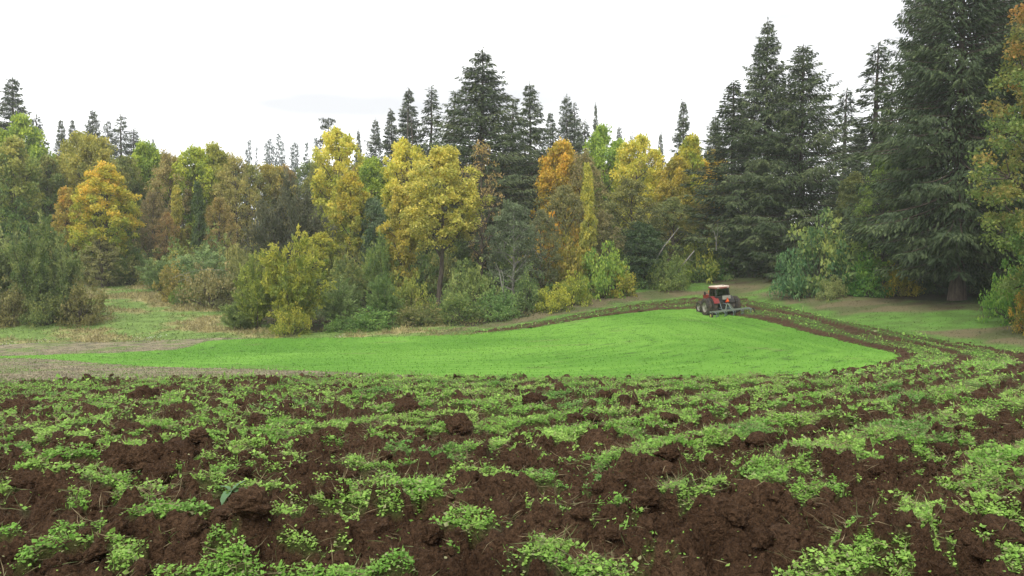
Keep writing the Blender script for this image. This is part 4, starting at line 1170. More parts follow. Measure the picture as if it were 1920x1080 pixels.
# ---- shrubs
for (px, d, yt, w, k, c1, c2, turn, lab, nm) in (
        (70, 85, 372, 150, 'willow', (.060, .080, .030), (.115, .125, .055), 0, 'tall upright willow thicket with dark stems on the meadow', 'willow_shrub'),
        (5, 86, 400, 110, 'willow', (.065, .080, .034), (.12, .125, .06), 0, 'outer half of the tall upright willow thicket', 'willow_shrub'),
        (120, 84, 425, 80, 'willow', (.062, .080, .034), (.12, .13, .06), 0, 'shorter greyish willow on the flank of the tall willow thicket', 'willow_shrub'),
        (150, 83, 520, 86, 'bush', (.080, .068, .032), (.115, .100, .045), 0, 'reddish-brown bramble mound at the foot of the willow thicket', 'bramble_bush'),
        (20, 82, 520, 90, 'bush', (.088, .072, .036), (.12, .11, .05), 0, 'rusty bramble under the dark willow stems', 'bramble_bush'),
        (85, 82, 545, 80, 'bush', (.06, .075, .03), (.11, .11, .045), 0, 'low dark bramble in front of the willow stems', 'bramble_bush'),
        (190, 112, 440, 80, 'wispy', (.13, .12, .06), (.19, .165, .085), 0, 'tangled grey vine-covered shrub under the orange-gold tree', 'tangled_shrub'),
        (250, 116, 450, 90, 'willow', (.080, .105, .045), SAGE, 0, 'soft green willow beside the meadow corner', 'willow_shrub'),
        (372, 104, 448, 124, 'willow', (.105, .135, .070), (.15, .18, .10), 0, 'rounded grey-green willow shrub at the back of the meadow', 'willow_shrub'),
        (300, 108, 470, 86, 'willow', (.085, .11, .050), SAGE, 0, 'dull green willow shrub bordering the meadow', 'willow_shrub'),
        (325, 98, 476, 76, 'bush', (.12, .10, .04), (.20, .15, .05), 0, 'brownish shrub with a gold tinge at the meadow side', 'leafy_shrub'),
        (395, 94, 488, 110, 'bush', (.10, .09, .05), (.16, .13, .07), 0, 'grey-brown shrub with bare white twigs at the meadow side', 'leafy_shrub'),
        (345, 97, 530, 50, 'bush', (.06, .095, .03), (.12, .16, .045), 0, 'small round green bush on the meadow grass', 'leafy_shrub'),
        (460, 96, 455, 90, 'willow', (.11, .11, .05), (.16, .15, .07), 0, 'fading willow behind the olive-yellow willow tree', 'willow_shrub'),
        (545, 79, 395, 140, 'willow', (.105, .115, .030), (.25, .22, .045), 0, 'olive-yellow willow tree with several dark stems at the field edge', 'willow_shrub'),
        (480, 80, 452, 100, 'willow', (.10, .115, .035), (.19, .19, .05), 0, 'lower spreading limb mass of the olive-yellow willow', 'willow_shrub'),
        (450, 80, 545, 90, 'willow', (.085, .105, .045), (.14, .16, .07), 0, 'low grey-green willow skirt beside the olive-yellow willow', 'willow_shrub'),
        (545, 76, 565, 70, 'bush', (.11, .12, .03), (.24, .20, .04), 0, 'small yellowing bush at the foot of the olive-yellow willow', 'leafy_shrub'),
        (635, 82, 505, 110, 'willow', (.085, .105, .050), (.14, .16, .085), 0, 'feathery grey-green willow along the field edge', 'willow_shrub'),
        (715, 96, 412, 76, 'willow', (.080, .110, .045), (.15, .17, .06), 0, 'rounded willow crown beneath the pure yellow tree', 'willow_shrub'),
        (718, 82, 488, 76, 'willow', (.060, .088, .034), (.10, .125, .055), 0, 'dark conical willow beside the feathery grey-green willow', 'willow_shrub'),
        (650, 96, 460, 100, 'willow', (.09, .11, .05), (.17, .16, .06), 0, 'mixed green willow behind the feathery grey-green willow', 'willow_shrub'),
        (600, 100, 440, 80, 'oval', (.085, .11, .035), (.28, .24, .045), 0, 'golden-green shrub behind the olive-yellow willow', 'leafy_shrub'),
        (765, 86, 505, 80, 'bush', (.10, .11, .035), (.19, .18, .05), 0, 'olive shrub beside the trunk of the large yellow-leaved tree', 'leafy_shrub'),
        (700, 79, 575, 110, 'bush', (.065, .10, .035), (.10, .15, .05), 0, 'low green bramble mound on the field edge', 'bramble_bush'),
        (640, 79, 585, 80, 'bush', (.065, .10, .035), (.10, .14, .05), 0, 'small green bramble at the end of the bramble bank', 'bramble_bush'),
        (790, 81, 562, 110, 'bush', (.075, .085, .035), (.14, .11, .055), 0, 'bramble mound with reddish stems in the bramble bank', 'bramble_bush'),
        (865, 83, 530, 110, 'bush', (.075, .10, .04), (.13, .14, .055), 0, 'bramble mound below the nearly bare tree', 'bramble_bush'),
        (930, 85, 525, 100, 'bush', (.065, .10, .04), (.11, .15, .06), 0, 'leafy green bank of scrub below the birch', 'bramble_bush'),
        (880, 91, 480, 90, 'bush', (.085, .11, .045), (.14, .15, .06), 0, 'grey-green shrub under the nearly bare tree', 'leafy_shrub'),
        (990, 90, 495, 80, 'bush', (.06, .085, .04), (.10, .12, .05), 0, 'dark shrub beside the white birch stems', 'leafy_shrub'),
        (1042, 88, 528, 70, 'bush', (.11, .12, .03), (.30, .27, .05), .1, 'yellowing low bush at the edge of the mown verge', 'leafy_shrub'),
        (1078, 93, 505, 60, 'bush', (.10, .115, .03), (.26, .25, .05), 0, 'small yellow-green bush behind the yellowing low bush', 'leafy_shrub'),
        (1135, 99, 448, 86, 'bush', (.085, .13, .035), (.20, .24, .06), 0, 'pale green upright bush with yellow base', 'leafy_shrub'),
        (1155, 100, 492, 80, 'bush', (.13, .12, .03), (.27, .23, .045), 0, 'yellow-leaved bush beneath the pale green upright bush', 'leafy_shrub'),
        (1070, 101, 440, 80, 'bush', (.14, .12, .04), (.24, .18, .045), 0, 'gold-brown shrub behind the edge bushes', 'leafy_shrub'),
        (1042, 106, 395, 66, 'bush', (.18, .13, .04), (.42, .22, .035), 0, 'orange-leaved shrub beneath the olive tree', 'leafy_shrub'),
        (1205, 107, 470, 90, 'bush', (.045, .07, .03), (.08, .11, .04), 0, 'dark green shrub in the corner thicket', 'leafy_shrub'),
        (1260, 108, 482, 84, 'bush', (.08, .11, .03), (.17, .19, .045), 0, 'green bush below the lower leaning dead trunk', 'leafy_shrub'),
        (1325, 110, 440, 96, 'bush', (.085, .105, .03), (.22, .20, .045), 0, 'yellow-green bush beside the white forked snag', 'leafy_shrub'),
        (1345, 110, 476, 70, 'bush', (.055, .10, .028), (.12, .19, .045), 0, 'bright green round bush at the verge by the tractor', 'leafy_shrub'),
        (1540, 86, 396, 140, 'bush', (.050, .085, .045), (.20, .20, .07), -.12, 'large blue-green maple bush with yellowed top', 'maple_bush'),
        (1500, 87, 450, 90, 'bush', (.045, .085, .048), (.10, .14, .07), -.1, 'lower blue-green flank of the maple bush', 'maple_bush'),
        (1562, 82, 514, 52, 'bush', (.11, .12, .055), (.17, .17, .085), 0, 'small pale twiggy bush in front of the maple bush', 'leafy_shrub'),
        (1632, 82, 470, 90, 'bush', (.050, .105, .028), (.11, .17, .04), 0, 'fresh green bush between maple bush and dense fir', 'leafy_shrub'),
        (1680, 81, 480, 50, 'bush', (.15, .13, .03), (.38, .28, .04), 0, 'golden bush beside the fresh green bush', 'leafy_shrub'),
        (1715, 82, 500, 70, 'bush', (.045, .06, .025), (.08, .09, .03), 0, 'dark low bush under the dense dark fir', 'leafy_shrub'),
        (1912, 58, 480, 90, 'bush', (.065, .12, .030), (.13, .19, .04), -.05, 'bright green bush under the maple branches', 'leafy_shrub'),
        (1890, 62, 520, 60, 'bush', (.06, .11, .030), (.12, .16, .04), -.05, 'small green bush near the huge fir trunk', 'leafy_shrub'),
        (1945, 53, 510, 90, 'bush', (.13, .12, .035), (.45, .24, .05), .0, 'orange-leaved bush at the end of the verge', 'leafy_shrub')):
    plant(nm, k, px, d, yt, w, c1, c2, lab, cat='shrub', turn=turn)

# fill of the thicket and the wood behind
TREE_AT = ((38, 'yellow-green domed broadleaf'), (88, 'dark green broadleaf with yellowed leaves'), (150, 'olive-gold broad tree'), (196, 'glowing orange-gold tree'), (232, 'dull green tree'), (275, 'fresh yellow-green round crown'), (315, 'brownish fading tree'), (362, 'bright lime-yellow crown'), (402, 'olive-yellow tree'),
           (440, 'orange-brown fading tree'), (500, 'pale branches of the dark grey-olive willow'), (560, 'dark grey-olive willow'), (630, 'bright yellow tree below the pine'), (698, 'mid-green tree between yellow ones'), (758, 'pure yellow tree'), (822, 'large yellow-leaved tree'), (902, 'nearly bare brown tree'), (960, 'drooping birch'), (1010, 'bushy tree beside the birch'),
           (1052, 'vivid orange maple'), (1103, 'thin bright yellow sapling'), (1132, 'lime-green crown'), (1196, 'brightest yellow tree'), (1240, 'cone-shaped distant fir'), (1280, 'narrow lime-yellow tree'), (1340, 'fir leaning out from the pair'), (1400, 'slimmer fir of the pair'))
SHRUB_AT = ((5, 'outer half of the willow thicket'), (70, 'tall upright willow thicket'), (120, 'shorter greyish willow'), (190, 'tangled vine-covered shrub'), (250, 'willow at the meadow corner'), (300, 'dull green willow bordering the meadow'), (372, 'rounded grey-green willow'), (425, 'grey-brown shrub with white twigs'), (480, 'spreading limb of the olive-yellow willow'), (545, 'olive-yellow willow tree'),
            (600, 'golden-green shrub'), (635, 'feathery grey-green willow'), (680, 'mixed green willow'), (718, 'dark conical willow'), (775, 'olive shrub by the yellow tree'), (825, 'trunk of the large yellow-leaved tree'), (880, 'grey-green shrub under the bare tree'), (940, 'white birch stems'), (990, 'dark shrub beside the birch'), (1042, 'orange-leaved shrub'), (1078, 'small yellow-green bush'),
            (1135, 'pale green upright bush'), (1205, 'dark green shrub in the corner'), (1260, 'leaning dead trunks'), (1325, 'white forked snag'))
FIR_AT = ((1380, 'fir leaning out from the pair'), (1436, 'slimmer fir of the pair'), (1500, 'fuller fir of the pair'), (1550, 'blue-green maple bush'), (1600, 'dark leafy tree'), (1640, 'fresh green bush'), (1690, 'golden bush'), (1735, 'dense dark fir'), (1812, 'huge fir with dead boughs'), (1880, 'small green bush near the fir trunk'), (1930, 'red-tinged maple'))
def near(lst, px):
    return min(lst, key=lambda q: abs(q[0] - px))[1]
rg = np.random.default_rng(21)
for i in range(46):
    px = -40 + i * 31 + rg.uniform(-10, 10)
    if px > 1330: break
    d = rg.uniform(104, 122) + (8 if px < 430 else 0)
    plant('leafy_shrub', ('bush', 'willow')[i % 2], px, d, rg.uniform(425, 462), rg.uniform(70, 105), *[((.075, .095, .035), (.13, .14, .05)), ((.10, .10, .045), (.17, .15, .06)), ((.06, .085, .038), (.11, .13, .055))][i % 3],
          ('dull green', 'olive-brown', 'grey-green')[i % 3] + ' shrub deep in the thicket behind the ' + near(SHRUB_AT, px), cat='shrub', group='shrubs deep in the thicket')
for i in range(44):
    px = -60 + i * 33 + rg.uniform(-10, 10)
    d = rg.uniform(140, 165)
    yt = np.interp(px, [-60, 100, 300, 450, 700, 900, 1150, 1330, 1400], [282, 290, 298, 312, 310, 316, 304, 312, 330]) + rg.uniform(-8, 20)
    plant('broadleaf_tree', ('oval', 'wispy', 'vase')[i % 3], px, d, yt, rg.uniform(70, 100), *[((.10, .125, .04), (.20, .20, .05)), ((.15, .15, .045), (.30, .25, .05)), ((.12, .11, .05), (.24, .17, .055)), ((.06, .09, .035), (.12, .15, .045))][i % 4],
          ('olive-green', 'olive-gold', 'brownish', 'dark green')[i % 4] + ' tree deep in the wood behind the ' + near(TREE_AT, px), group='trees deep in the wood')
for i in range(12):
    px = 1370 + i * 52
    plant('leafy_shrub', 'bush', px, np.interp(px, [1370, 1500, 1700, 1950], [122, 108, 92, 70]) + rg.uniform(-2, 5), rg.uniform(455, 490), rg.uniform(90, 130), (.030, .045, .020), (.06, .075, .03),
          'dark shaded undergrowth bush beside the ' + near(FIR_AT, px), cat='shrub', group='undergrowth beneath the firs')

# ---- dead wood
def dead(name, label, chains, cat, mat=M_BARKPALE):
    """chains: lists of (px, py, depth, radius)"""
    base = at_depth(*chains[0][0][:3])
    tb = Tubes()
    for ch in chains:
        P = np.array([at_depth(*c[:3]) for c in ch]) - base
        tb.add(P, [c[3] * .62 for c in ch], 6)
    o = add(name, tb.mesh(name, mat), None, base)
    o['label'] = label; o['category'] = cat
dead('leaning_trunk', 'thin dead trunk leaning over the corner thicket, upper of two', [[(1228, 490, 105, .16), (1245, 462, 105, .14), (1272, 428, 105, .08)], [(1250, 455, 105, .05), (1262, 452, 104.6, .02)]], 'dead trunk')
dead('leaning_trunk', 'short broken trunk leaning out of the bushes, lower of two', [[(1272, 512, 104, .2), (1280, 497, 104, .19), (1302, 470, 104, .12)], [(1290, 485, 104, .05), (1299, 490, 103.7, .02)]], 'dead trunk')
dead('forked_snag', 'white forked dead snag above the yellow-green bush', [[(1343, 470, 106.5, .10), (1343, 450, 106.5, .09), (1338, 432, 106.5, .05), (1330, 420, 106.5, .03)], [(1343, 450, 106.5, .07), (1346, 436, 106.4, .05), (1345, 418, 106.4, .02)], [(1338, 434, 106.5, .03), (1333, 436, 106.3, .015)]], 'snag')
dead('birch_stem', 'crooked white birch stems showing through the scrub', [[(948, 560, 84.4, .12), (943, 545, 84.4, .10), (940, 530, 84.4, .09), (936, 508, 84.4, .06)], [(943, 545, 84.4, .07), (944, 520, 84.3, .05), (940, 505, 84.3, .03)], [(936, 508, 84.4, .05), (930, 494, 84.5, .02)]], 'stem')
dead('dead_branch', 'bleached bare branches lying over the grey-brown shrub', [[(322, 522, 90, .03), (338, 515, 90, .04), (355, 521, 90, .03)], [(330, 530, 90, .02), (345, 523, 90, .03), (360, 530, 90, .02)], [(376, 506, 89, .03), (400, 505, 89, .035), (425, 507, 89, .02)], [(338, 515, 90, .03), (376, 506, 89, .02)]], 'branch')
dead('bare_stem', 'tall bare brown stem standing in front of the tall fir', [[(766, 310, 150, .22), (764, 260, 150, .2), (765, 205, 150, .12)], [(764, 250, 150, .05), (756, 245, 150, .02)]], 'dead trunk', M_BARK)
dead('bare_stem', 'second bare brown stem close beside its taller twin', [[(774, 310, 151, .22), (773, 260, 151, .2), (770, 215, 151, .1)], [(773, 262, 151, .05), (782, 255, 151, .02)]], 'dead trunk', M_BARK)

# ------------------------------------------------------------------ tractor and implement
def paint(name, col, rough=.4, spec=.5, dirt=.35, metal=0.0):
    m, nt, L = new_mat(name)
    tc = node(nt, 'ShaderNodeTexCoord')
    n = noise_node(nt, 3.5, 6, .65, tc.outputs['Object'])
    c = mixc(nt, math_node(nt, 'MULTIPLY', ramp_node(nt, n, [(.42, (0, 0, 0)), (.75, (1, 1, 1))]), dirt), col, (.16, .12, .08))
    finish(nt, c, rough, spec, metal=metal)
    return m
P_RED = paint('faded_red_paint', (.20, .014, .014), .42)
P_ROOF = paint('weathered_roof_paint', (.60, .50, .41), .6, .3, .2)
P_REDROOF = paint('roof_red_paint', (.20, .060, .048), .5)
P_BLACK = paint('black_frame', (.018, .018, .018), .5, .4, .2)
P_TYRE = paint('muddy_tyre_rubber', (.032, .030, .028), .9, .2, .8)
P_RIM = paint('pale_rim', (.26, .245, .205), .55, .4, .6)
P_GREY = paint('grey_sheet_metal', (.30, .29, .25), .55, .4, .35)
P_STEEL = paint('blue_grey_steel', (.13, .17, .18), .5, .5, .3)
P_GREEN = paint('faded_green_paint', (.13, .165, .125), .55, .4, .4)
P_YELLOW = paint('faded_yellow_paint', (.50, .42, .12), .55, .4, .4)
P_ORANGE = paint('fluorescent_orange', (.90, .16, .03), .6, .3, .05)
P_REFL = paint('red_reflector', (.45, .012, .012), .35, .5, .05)
P_AMBER = paint('amber_lamp', (.7, .22, .03), .3, .5, .05)
m, nt, L = new_mat('cab_glass')
gl = node(nt, 'ShaderNodeBsdfGlass'); gl.inputs['Color'].default_value = (.75, .82, .80, 1); gl.inputs['Roughness'].default_value = .02; gl.inputs['IOR'].default_value = 1.1
tp = node(nt, 'ShaderNodeBsdfTransparent'); tp.inputs['Color'].default_value = (.62, .70, .68, 1)
gs = node(nt, 'ShaderNodeBsdfGlossy'); gs.inputs['Roughness'].default_value = .05
fr = node(nt, 'ShaderNodeFresnel'); fr.inputs['IOR'].default_value = 1.5
mx = node(nt, 'ShaderNodeMixShader'); L(fr.outputs[0], mx.inputs[0]); L(tp.outputs[0], mx.inputs[1]); L(gs.outputs[0], mx.inputs[2])
nt.nodes.remove(gl)
L(mx.outputs[0], node(nt, 'ShaderNodeOutputMaterial').inputs['Surface'])
P_GLASS = m

class B:
    def __init__(s): s.bm = bmesh.new()
    def box(s, x0, x1, y0, y1, z0, z1, taper=None, bev=.0):
        vs = [s.bm.verts.new((x, y, z)) for z in (z0, z1) for (x, y) in ((x0, y0), (x1, y0), (x1, y1), (x0, y1))]
        if taper:
            for v in vs[4:]: v.co.x *= taper[0]; v.co.y = (v.co.y - (y0 + y1) / 2) * taper[1] + (y0 + y1) / 2 + (taper[2] if len(taper) > 2 else 0)
        fs = [s.bm.faces.new([vs[i] for i in f]) for f in ((3, 2, 1, 0), (4, 5, 6, 7), (0, 1, 5, 4), (1, 2, 6, 5), (2, 3, 7, 6), (3, 0, 4, 7))]
        if bev:
            ed = list({e for f in fs for e in f.edges})
            bmesh.ops.bevel(s.bm, geom=ed, offset=bev, segments=2, affect='EDGES', profile=.5)
        return s
    def bar(s, a, b, w, h=None):
        a, b = Vector(a), Vector(b); h = h or w
        d = b - a; q = d.to_track_quat('Y', 'Z').to_matrix().to_4x4()
        r = bmesh.ops.create_cube(s.bm, size=1.0, matrix=Matrix.Translation((a + b) / 2) @ q @ Matrix.Diagonal((w, d.length, h, 1)))
        return s
    def lathe_x(s, prof, cx, cy, cz, seg=28):
        """profile of (radius, x offset) turned about the X axis"""
        rings = []
        for k in range(seg):
            a = 2 * math.pi * k / seg
            rings.append([s.bm.verts.new((cx + xo, cy + r * math.cos(a), cz + r * math.sin(a))) for r, xo in prof])
        for k in range(seg):
            A, Bv = rings[k], rings[(k + 1) % seg]
            for j in range(len(prof) - 1):
                s.bm.faces.new((A[j], A[j + 1], Bv[j + 1], Bv[j]))
        return s
    def poly(s, pts, thick):
        """flat polygon with thickness along y"""
        f = [s.bm.verts.new((x, y, z)) for x, y, z in pts]; g = [s.bm.verts.new((x, y + thick, z)) for x, y, z in pts]
        s.bm.faces.new(f); s.bm.faces.new(g[::-1])
        for i in range(len(f)):
            j = (i + 1) % len(f); s.bm.faces.new((f[j], f[i], g[i], g[j]))
        return s
    def out(s, name, mat, parent, smooth_=False, **kw):
        bmesh.ops.recalc_face_normals(s.bm, faces=s.bm.faces)
        me = bpy.data.meshes.new(name); s.bm.to_mesh(me); s.bm.free()
        me.materials.append(mat)
        if smooth_:
            me.polygons.foreach_set('use_smooth', np.ones(len(me.polygons), bool))
        return add(name, me, parent, **kw)

g = ground_at(1352, 591)
az = math.atan2(g[0], g[1])
RZ = -az + math.radians(27)
# the tractor rolls on the sloping ground: tilt it to the terrain
def seat_on_ground(o, x, y, rz, z_off):
    e = 1.5
    zx = (float(H(x + e, y)[0]) - float(H(x - e, y)[0])) / (2 * e)
    zy = (float(H(x, y + e)[0]) - float(H(x, y - e)[0])) / (2 * e)
    n = Vector((-zx, -zy, 1)).normalized()
    q = Vector((0, 0, 1)).rotation_difference(n)
    o.rotation_euler = (q.to_matrix() @ Matrix.Rotation(rz, 3, 'Z')).to_euler()
    o.location = (x, y, float(H(x, y)[0]) + z_off)
T = thing('tractor', 'faded red tractor with dual rear wheels and pale cab roof ploughing the field', 'tractor')
seat_on_ground(T, g[0], g[1], RZ, .035)

B().box(-.28, .28, -.55, 3.1, .62, 1.12, bev=.04).box(-.9, .9, 2.68, 2.95, .55, .78, bev=.03).bar((-1.75, 0, .92), (1.75, 0, .92), .2).out('chassis', P_BLACK, T)
hood = B().box(-.42, .42, .95, 3.25, 1.5, 2.02, taper=(.9, .97, -.02), bev=.06).out('hood', P_RED, T)
B().box(-.44, .44, 1.05, 3.22, 1.14, 1.49, bev=.02).out('engine_side', P_BLACK, hood)
B().box(-.445, .445, 1.2, 3.0, 1.50, 1.60).out('stripe', P_RIM, hood)
B().box(-.36, .36, 3.225, 3.275, 1.2, 1.9).out('grille', P_BLACK, hood)
for sx in (-.24, .24):
    B().box(sx - .09, sx + .09, 3.27, 3.29, 1.68, 1.82).out('headlight', P_RIM, hood)
# cab
cab = B().box(-.8, .8, -.62, .98, 1.28, 1.98, bev=.03).out('cab_body', P_BLACK, T)
cy0, cy1 = -.62, .92
for sx in (-1, 1):
    B().bar((sx * .77, cy0, 1.95), (sx * .70, cy0 + .06, 2.82), .09).out('pillar', P_BLACK, cab)
    B().bar((sx * .77, cy1, 1.95), (sx * .66, cy1 - .12, 2.82), .09).out('pillar', P_BLACK, cab)
    B().bar((sx * .77, .12, 1.95), (sx * .695, .12, 2.82), .06).out('pillar', P_BLACK, cab)
    B().bar((sx * .755, cy0 + .08, 2.4), (sx * .73, cy1 - .1, 2.4), .012, .78).out('side_window', P_GLASS, cab)
B().bar((-.70, cy0 + .02, 2.4), (.70, cy0 + .02, 2.4), .012, .78).out('rear_window', P_GLASS, cab)
B().bar((-.68, cy1 - .06, 2.4), (.68, cy1 - .06, 2.4), .012, .78).out('windscreen', P_GLASS, cab)
roof = B().box(-.82, .82, -.82, 1.05, 2.78, 2.96, taper=(.97, .98), bev=.04).out('cab_roof', P_REDROOF, T)
B().box(-.76, .76, -.74, .97, 2.945, 3.05, taper=(.93, .94), bev=.03).out('roof_top', P_ROOF, roof)
B().box(.28, .42, -.2, -.06, 3.04, 3.16, bev=.02).out('beacon', P_RIM, roof)
for sx in (-.55, .55):
    B().box(sx - .1, sx + .1, -.845, -.815, 2.82, 2.92).out('work_light', P_GREY, roof)
B().box(-.25, .25, -.1, .38, 1.985, 2.12, bev=.04).box(-.25, .25, -.2, -.08, 2.1, 2.62, bev=.04).out('seat', P_BLACK, cab)
B().bar((0, .62, 2.0), (0, .5, 2.3), .06).bar((-.18, .48, 2.32), (.18, .48, 2.32), .04).out('steering_wheel', P_BLACK, cab)
B().box(-.08, .82, -.76, -.64, 1.62, 2.02, bev=.01).out('rear_panel', P_GREY, T, label='pale grey sheet metal panel under the rear window')
for sx in (-1, 1):
    fb = B()
    prev = None
    for k in range(9):
        a = math.radians(20 + k * 17.5)
        p = (sx * .86, 1.05 * math.cos(a) - .0, .95 + 1.03 * math.sin(a))
        if prev: fb.bar(prev, p, .62, .05)
        prev = p
    fb.out('fender', P_BLACK if sx > 0 else P_RED, T)
    B().box(sx * .62 - .09, sx * .62 + .09, -.80, -.765, 1.36, 1.50).out('tail_light', P_REFL, T)
    B().bar((sx * .8, .95, 2.2), (sx * 1.2, 1.0, 2.3), .03).box(sx * 1.22 - .10, sx * 1.22 + .10, .98, 1.03, 2.1, 2.45).out('mirror', P_BLACK, T)
B().bar((.5, 1.25, 1.6), (.5, 1.25, 2.85), .1).out('exhaust_pipe', P_BLACK, T)
B().bar((-.66, 1.15, 1.9), (-.66, 1.15, 2.42), .04).box(-.74, -.58, 1.1, 1.2, 2.4, 2.54, bev=.02).out('warning_lamp', P_AMBER, T)
# slow-moving-vehicle triangle with red reflective border
def tri(cx, y, cz, r, cut):
    pts = []
    for k in range(3):
        a = math.radians(90 + 120 * k)
        for s_ in (-1, 1):
            b_ = a - s_ * cut
            pts.append((cx + r * math.cos(b_), y, cz + r * math.sin(b_)))
    return pts
sm = B().poly(tri(.42, -.83, 1.50, .31, .12), .015).out('warning_triangle', P_REFL, T)
B().poly(tri(.42, -.842, 1.50, .23, .05), .010).out('triangle_centre', P_ORANGE, sm)
# three-point linkage
for sx in (-.45, .45):
    B().bar((sx * .9, -.45, .75), (sx * 1.1, -1.62, .62), .09).bar((sx * .9, -.62, 1.4), (sx * 1.05, -1.15, .7), .06).out('lift_arm', P_STEEL, T)
B().bar((0, -.55, 1.25), (0, -1.68, 1.18), .07).out('top_link', P_STEEL, T)

def wheel_meshes(R, w, rr, lugs):
    b = B()
    h = w / 2
    b.lathe_x([(rr, -h * .8), (rr + .05, -h * .95), (R * .86, -h), (R * .95, -h * .9), (R * .965, -h * .4), (R * .97, 0), (R * .965, h * .4), (R * .95, h * .9), (R * .86, h), (rr + .05, h * .95), (rr, h * .8)], 0, 0, 0, 32)
    for k in range(lugs):
        a = 2 * math.pi * k / lugs
        for sx in (-1, 1):
            a2 = a + (math.pi / lugs if sx > 0 else 0)
            p = Vector((sx * h * .98, R * .95 * math.cos(a2), R * .95 * math.sin(a2)))
            q = Vector((sx * .01, R * .975 * math.cos(a2 + .16), R * .975 * math.sin(a2 + .16)))
            b.bar(p, q, .055, .07)
    bmesh.ops.recalc_face_normals(b.bm, faces=b.bm.faces)
    t = bpy.data.meshes.new('tyre'); b.bm.to_mesh(t); b.bm.free(); t.materials.append(P_TYRE)
    b = B()
    b.lathe_x([(rr + .01, -h * .8), (rr - .03, -h * .6), (rr * .8, -h * .25), (rr * .4, -h * .2), (.13, -h * .25), (.12, -h * .6), (.0, -h * .6)], 0, 0, 0, 24)
    b.lathe_x([(rr + .01, h * .8), (rr - .03, h * .6), (rr * .8, h * .25), (rr * .4, h * .2), (.13, h * .25), (.12, h * .6), (.0, h * .6)], 0, 0, 0, 24)
    bmesh.ops.recalc_face_normals(b.bm, faces=b.bm.faces)
    r_ = bpy.data.meshes.new('rim'); b.bm.to_mesh(r_); b.bm.free(); r_.materials.append(P_RIM)
    r_.polygons.foreach_set('use_smooth', np.ones(len(r_.polygons), bool))
    return t, r_
def wheel(nm, parent, x, y, z, tm, rim_mesh, rot=0.0):
    w = bpy.data.objects.new(nm, None); COL.objects.link(w); w.parent = parent; w.location = (x, y, z); w.rotation_euler = (rot, 0, 0); w.empty_display_size = .2
    add('tyre', tm, w); add('rim', rim_mesh, w)
    return w
tm, rm = wheel_meshes(.93, .50, .50, 22)
for k, x in enumerate((-1.62, -.98, .98, 1.62)):
    wheel('rear_wheel', T, x, 0, .92, tm, rm, k * .1)
tf, rf = wheel_meshes(.68, .42, .36, 18)
for x in (-1.0, 1.0):
    wheel('front_wheel', T, x, 2.82, .67, tf, rf)

# cultivator carried on the linkage
I = thing('field_cultivator', 'green-grey cultivator bar with small gauge wheels hitched behind the red tractor', 'cultivator')
off = Matrix.Rotation(RZ, 3, 'Z') @ Vector((0, -2.0, 0))
I.location = Vector((g[0], g[1], 0)) + off
seat_on_ground(I, I.location.x, I.location.y, RZ, .06)
B().box(-2.25, 2.25, -.06, .06, .52, .64, bev=.015).out('tool_bar', P_GREEN, I)
B().box(-2.05, 2.05, -.62, -.5, .50, .62, bev=.015).out('tool_bar', P_GREEN, I)
for x in (-2.0, -1.0, 0, 1.0, 2.0):
    B().bar((x, -.06, .57), (x, -.54, .56), .08).out('cross_brace', P_GREEN, I)
for sx in (-.45, .45):
    B().bar((sx, .0, .62), (sx * .25, .28, 1.2), .09).bar((sx, .02, .60), (sx * 1.05, .42, .62), .1).out('mast_leg', P_GREEN, I)
B().bar((-.2, .28, 1.18), (.2, .28, 1.18), .1).bar((0, .28, 1.18), (0, -.5, .62), .07).out('mast_head', P_GREEN, I)
for k in range(9):
    x = -1.9 + k * .475; yy = 0 if k % 2 else -.56
    B().bar((x, yy, .56), (x, yy - .28, .38), .05, .08).bar((x, yy - .28, .40), (x, yy - .2, .10), .05, .08).bar((x, yy - .22, .13), (x, yy + .06, -.06), .12, .05).out('shank', P_STEEL, I)
tg, rg_ = wheel_meshes(.27, .17, .15, 12)
rg_.materials[0] = P_YELLOW
for sx in (-2.2, 2.2):
    B().bar((sx, 0, .58), (sx, -.5, .45), .08).bar((sx, -.5, .48), (sx, -.5, .27), .07).out('wheel_arm', P_GREEN, I)
    wheel('gauge_wheel', I, sx + (.14 if sx > 0 else -.14), -.5, .27, tg, rg_)

# ------------------------------------------------------------------ two torn-up dock plants among the clods
m, nt, L = new_mat('dock_leaf')
tc = node(nt, 'ShaderNodeTexCoord')
n1 = noise_node(nt, 14, 4, .6, tc.outputs['Object'])
c = ramp_node(nt, n1, [(.3, (.055, .125, .04)), (.7, (.09, .17, .075))])
p = finish(nt, c, .45, .4, n1, .01, .5)
M_DOCK = m
def dock_leaf(Lg, Wd, bend):
    n, V, Q = 9, [], []
    for i in range(n):
        t = i / (n - 1); w = Wd * math.sin(math.pi * min(1, t * .92 + .06)) ** .7
        cx = Vector((0, Lg * t, Lg * (.35 * t - bend * t * t)))
        for s_ in (-1, -.5, 0, .5, 1):
            wv = .12 * w * math.sin(t * 14 + s_ * 3) * abs(s_)
            V.append((cx.x + s_ * w, cx.y, cx.z + abs(s_) * w * .35 + wv))
    for i in range(n - 1):
        for j in range(4):
            a = i * 5 + j; Q.append((a, a + 1, a + 6, a + 5))
    return mesh_np('leaf', np.array(V), [np.array(Q)], None, [M_DOCK], True)
DL = [dock_leaf(.15, .026, .6), dock_leaf(.13, .03, .85), dock_leaf(.17, .025, .45)]
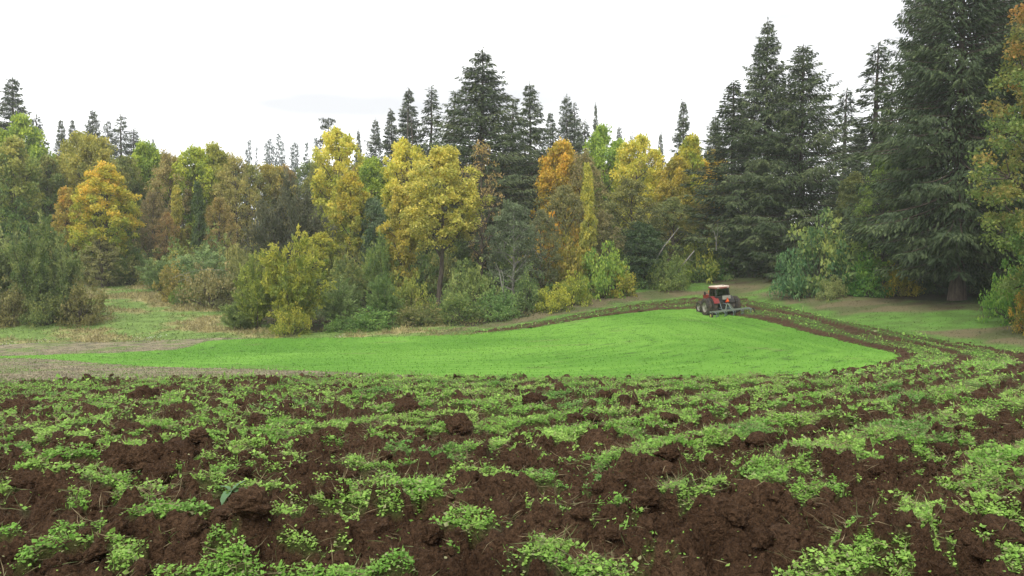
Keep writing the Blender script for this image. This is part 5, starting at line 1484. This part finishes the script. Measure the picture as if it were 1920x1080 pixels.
for (px, py, lab, spread) in ((565, 938, 'pale broad dock leaves poking out beside a brown clod', (-1.2, -.7, 2.6)), (440, 975, 'uprooted dock plant with drooping grey-green leaves against a clod', (-2.2, -1.6, -.6, 1.2, 2.9))):
    px_ = {565: 290, 440: 435}[px]
    gp = ground_at(px_, {565: 945, 440: 962}[px])
    zz = float(soil_z(np.array([gp[0]]), np.array([gp[1]]))[0])
    o = thing('dock_plant', lab, 'plant', (gp[0], gp[1], zz + .02))
    for k, a in enumerate(spread):
        lf = add('leaf', DL[k % 3], o); lf.rotation_euler = (random.uniform(-.1, .5), random.uniform(-.3, .3), a)

# white daisies at the edge of the meadow
reset()
for (px, py, n, sp) in ((285, 637, 60, .9), (75, 644, 22, 1.0), (10, 650, 30, 1.0), (640, 637, 10, .4)):
    gp = ground_at(px, py)
    cx = gp[0] + rng.normal(0, sp, n); cy = gp[1] + rng.normal(0, sp * .6, n)
    V, Q = leaf_quads(np.stack([cx, cy, H(cx, cy) + rng.uniform(.15, .4, n)], 1), rand_dir(n), rand_dir(n), np.full(n, .07), np.full(n, .06))
    push(V, Q, np.tile([[.75, .75, .70]], (n, 1)))
built('daisy_heads', kind='stuff', label='white daisy heads dotted along the meadow edge', category='flowers')

# ------------------------------------------------------------------ thin damp air that pales the far trees
m = bpy.data.materials.new('damp_air'); m.use_nodes = True
nt = m.node_tree; nt.nodes.clear()
pv = node(nt, 'ShaderNodeVolumePrincipled')
pv.inputs['Color'].default_value = (.93, .96, 1.0, 1)
pv.inputs['Density'].default_value = HAZE
pv.inputs['Anisotropy'].default_value = .2
nt.links.new(pv.outputs[0], node(nt, 'ShaderNodeOutputMaterial').inputs['Volume'])
zl = min(float(o_.bound_box[0][2]) for o_ in COL.objects if o_.name.startswith('ground')) - 1.0
bm = bmesh.new(); bmesh.ops.create_cube(bm, size=1.0)
me = bpy.data.meshes.new('haze'); bm.to_mesh(me); bm.free(); me.materials.append(m)
ztop = 62.0
hz = add('haze', me, None, (0, 0, (zl + ztop) / 2), kind='stuff')
hz.scale = (980, 980, ztop - zl)
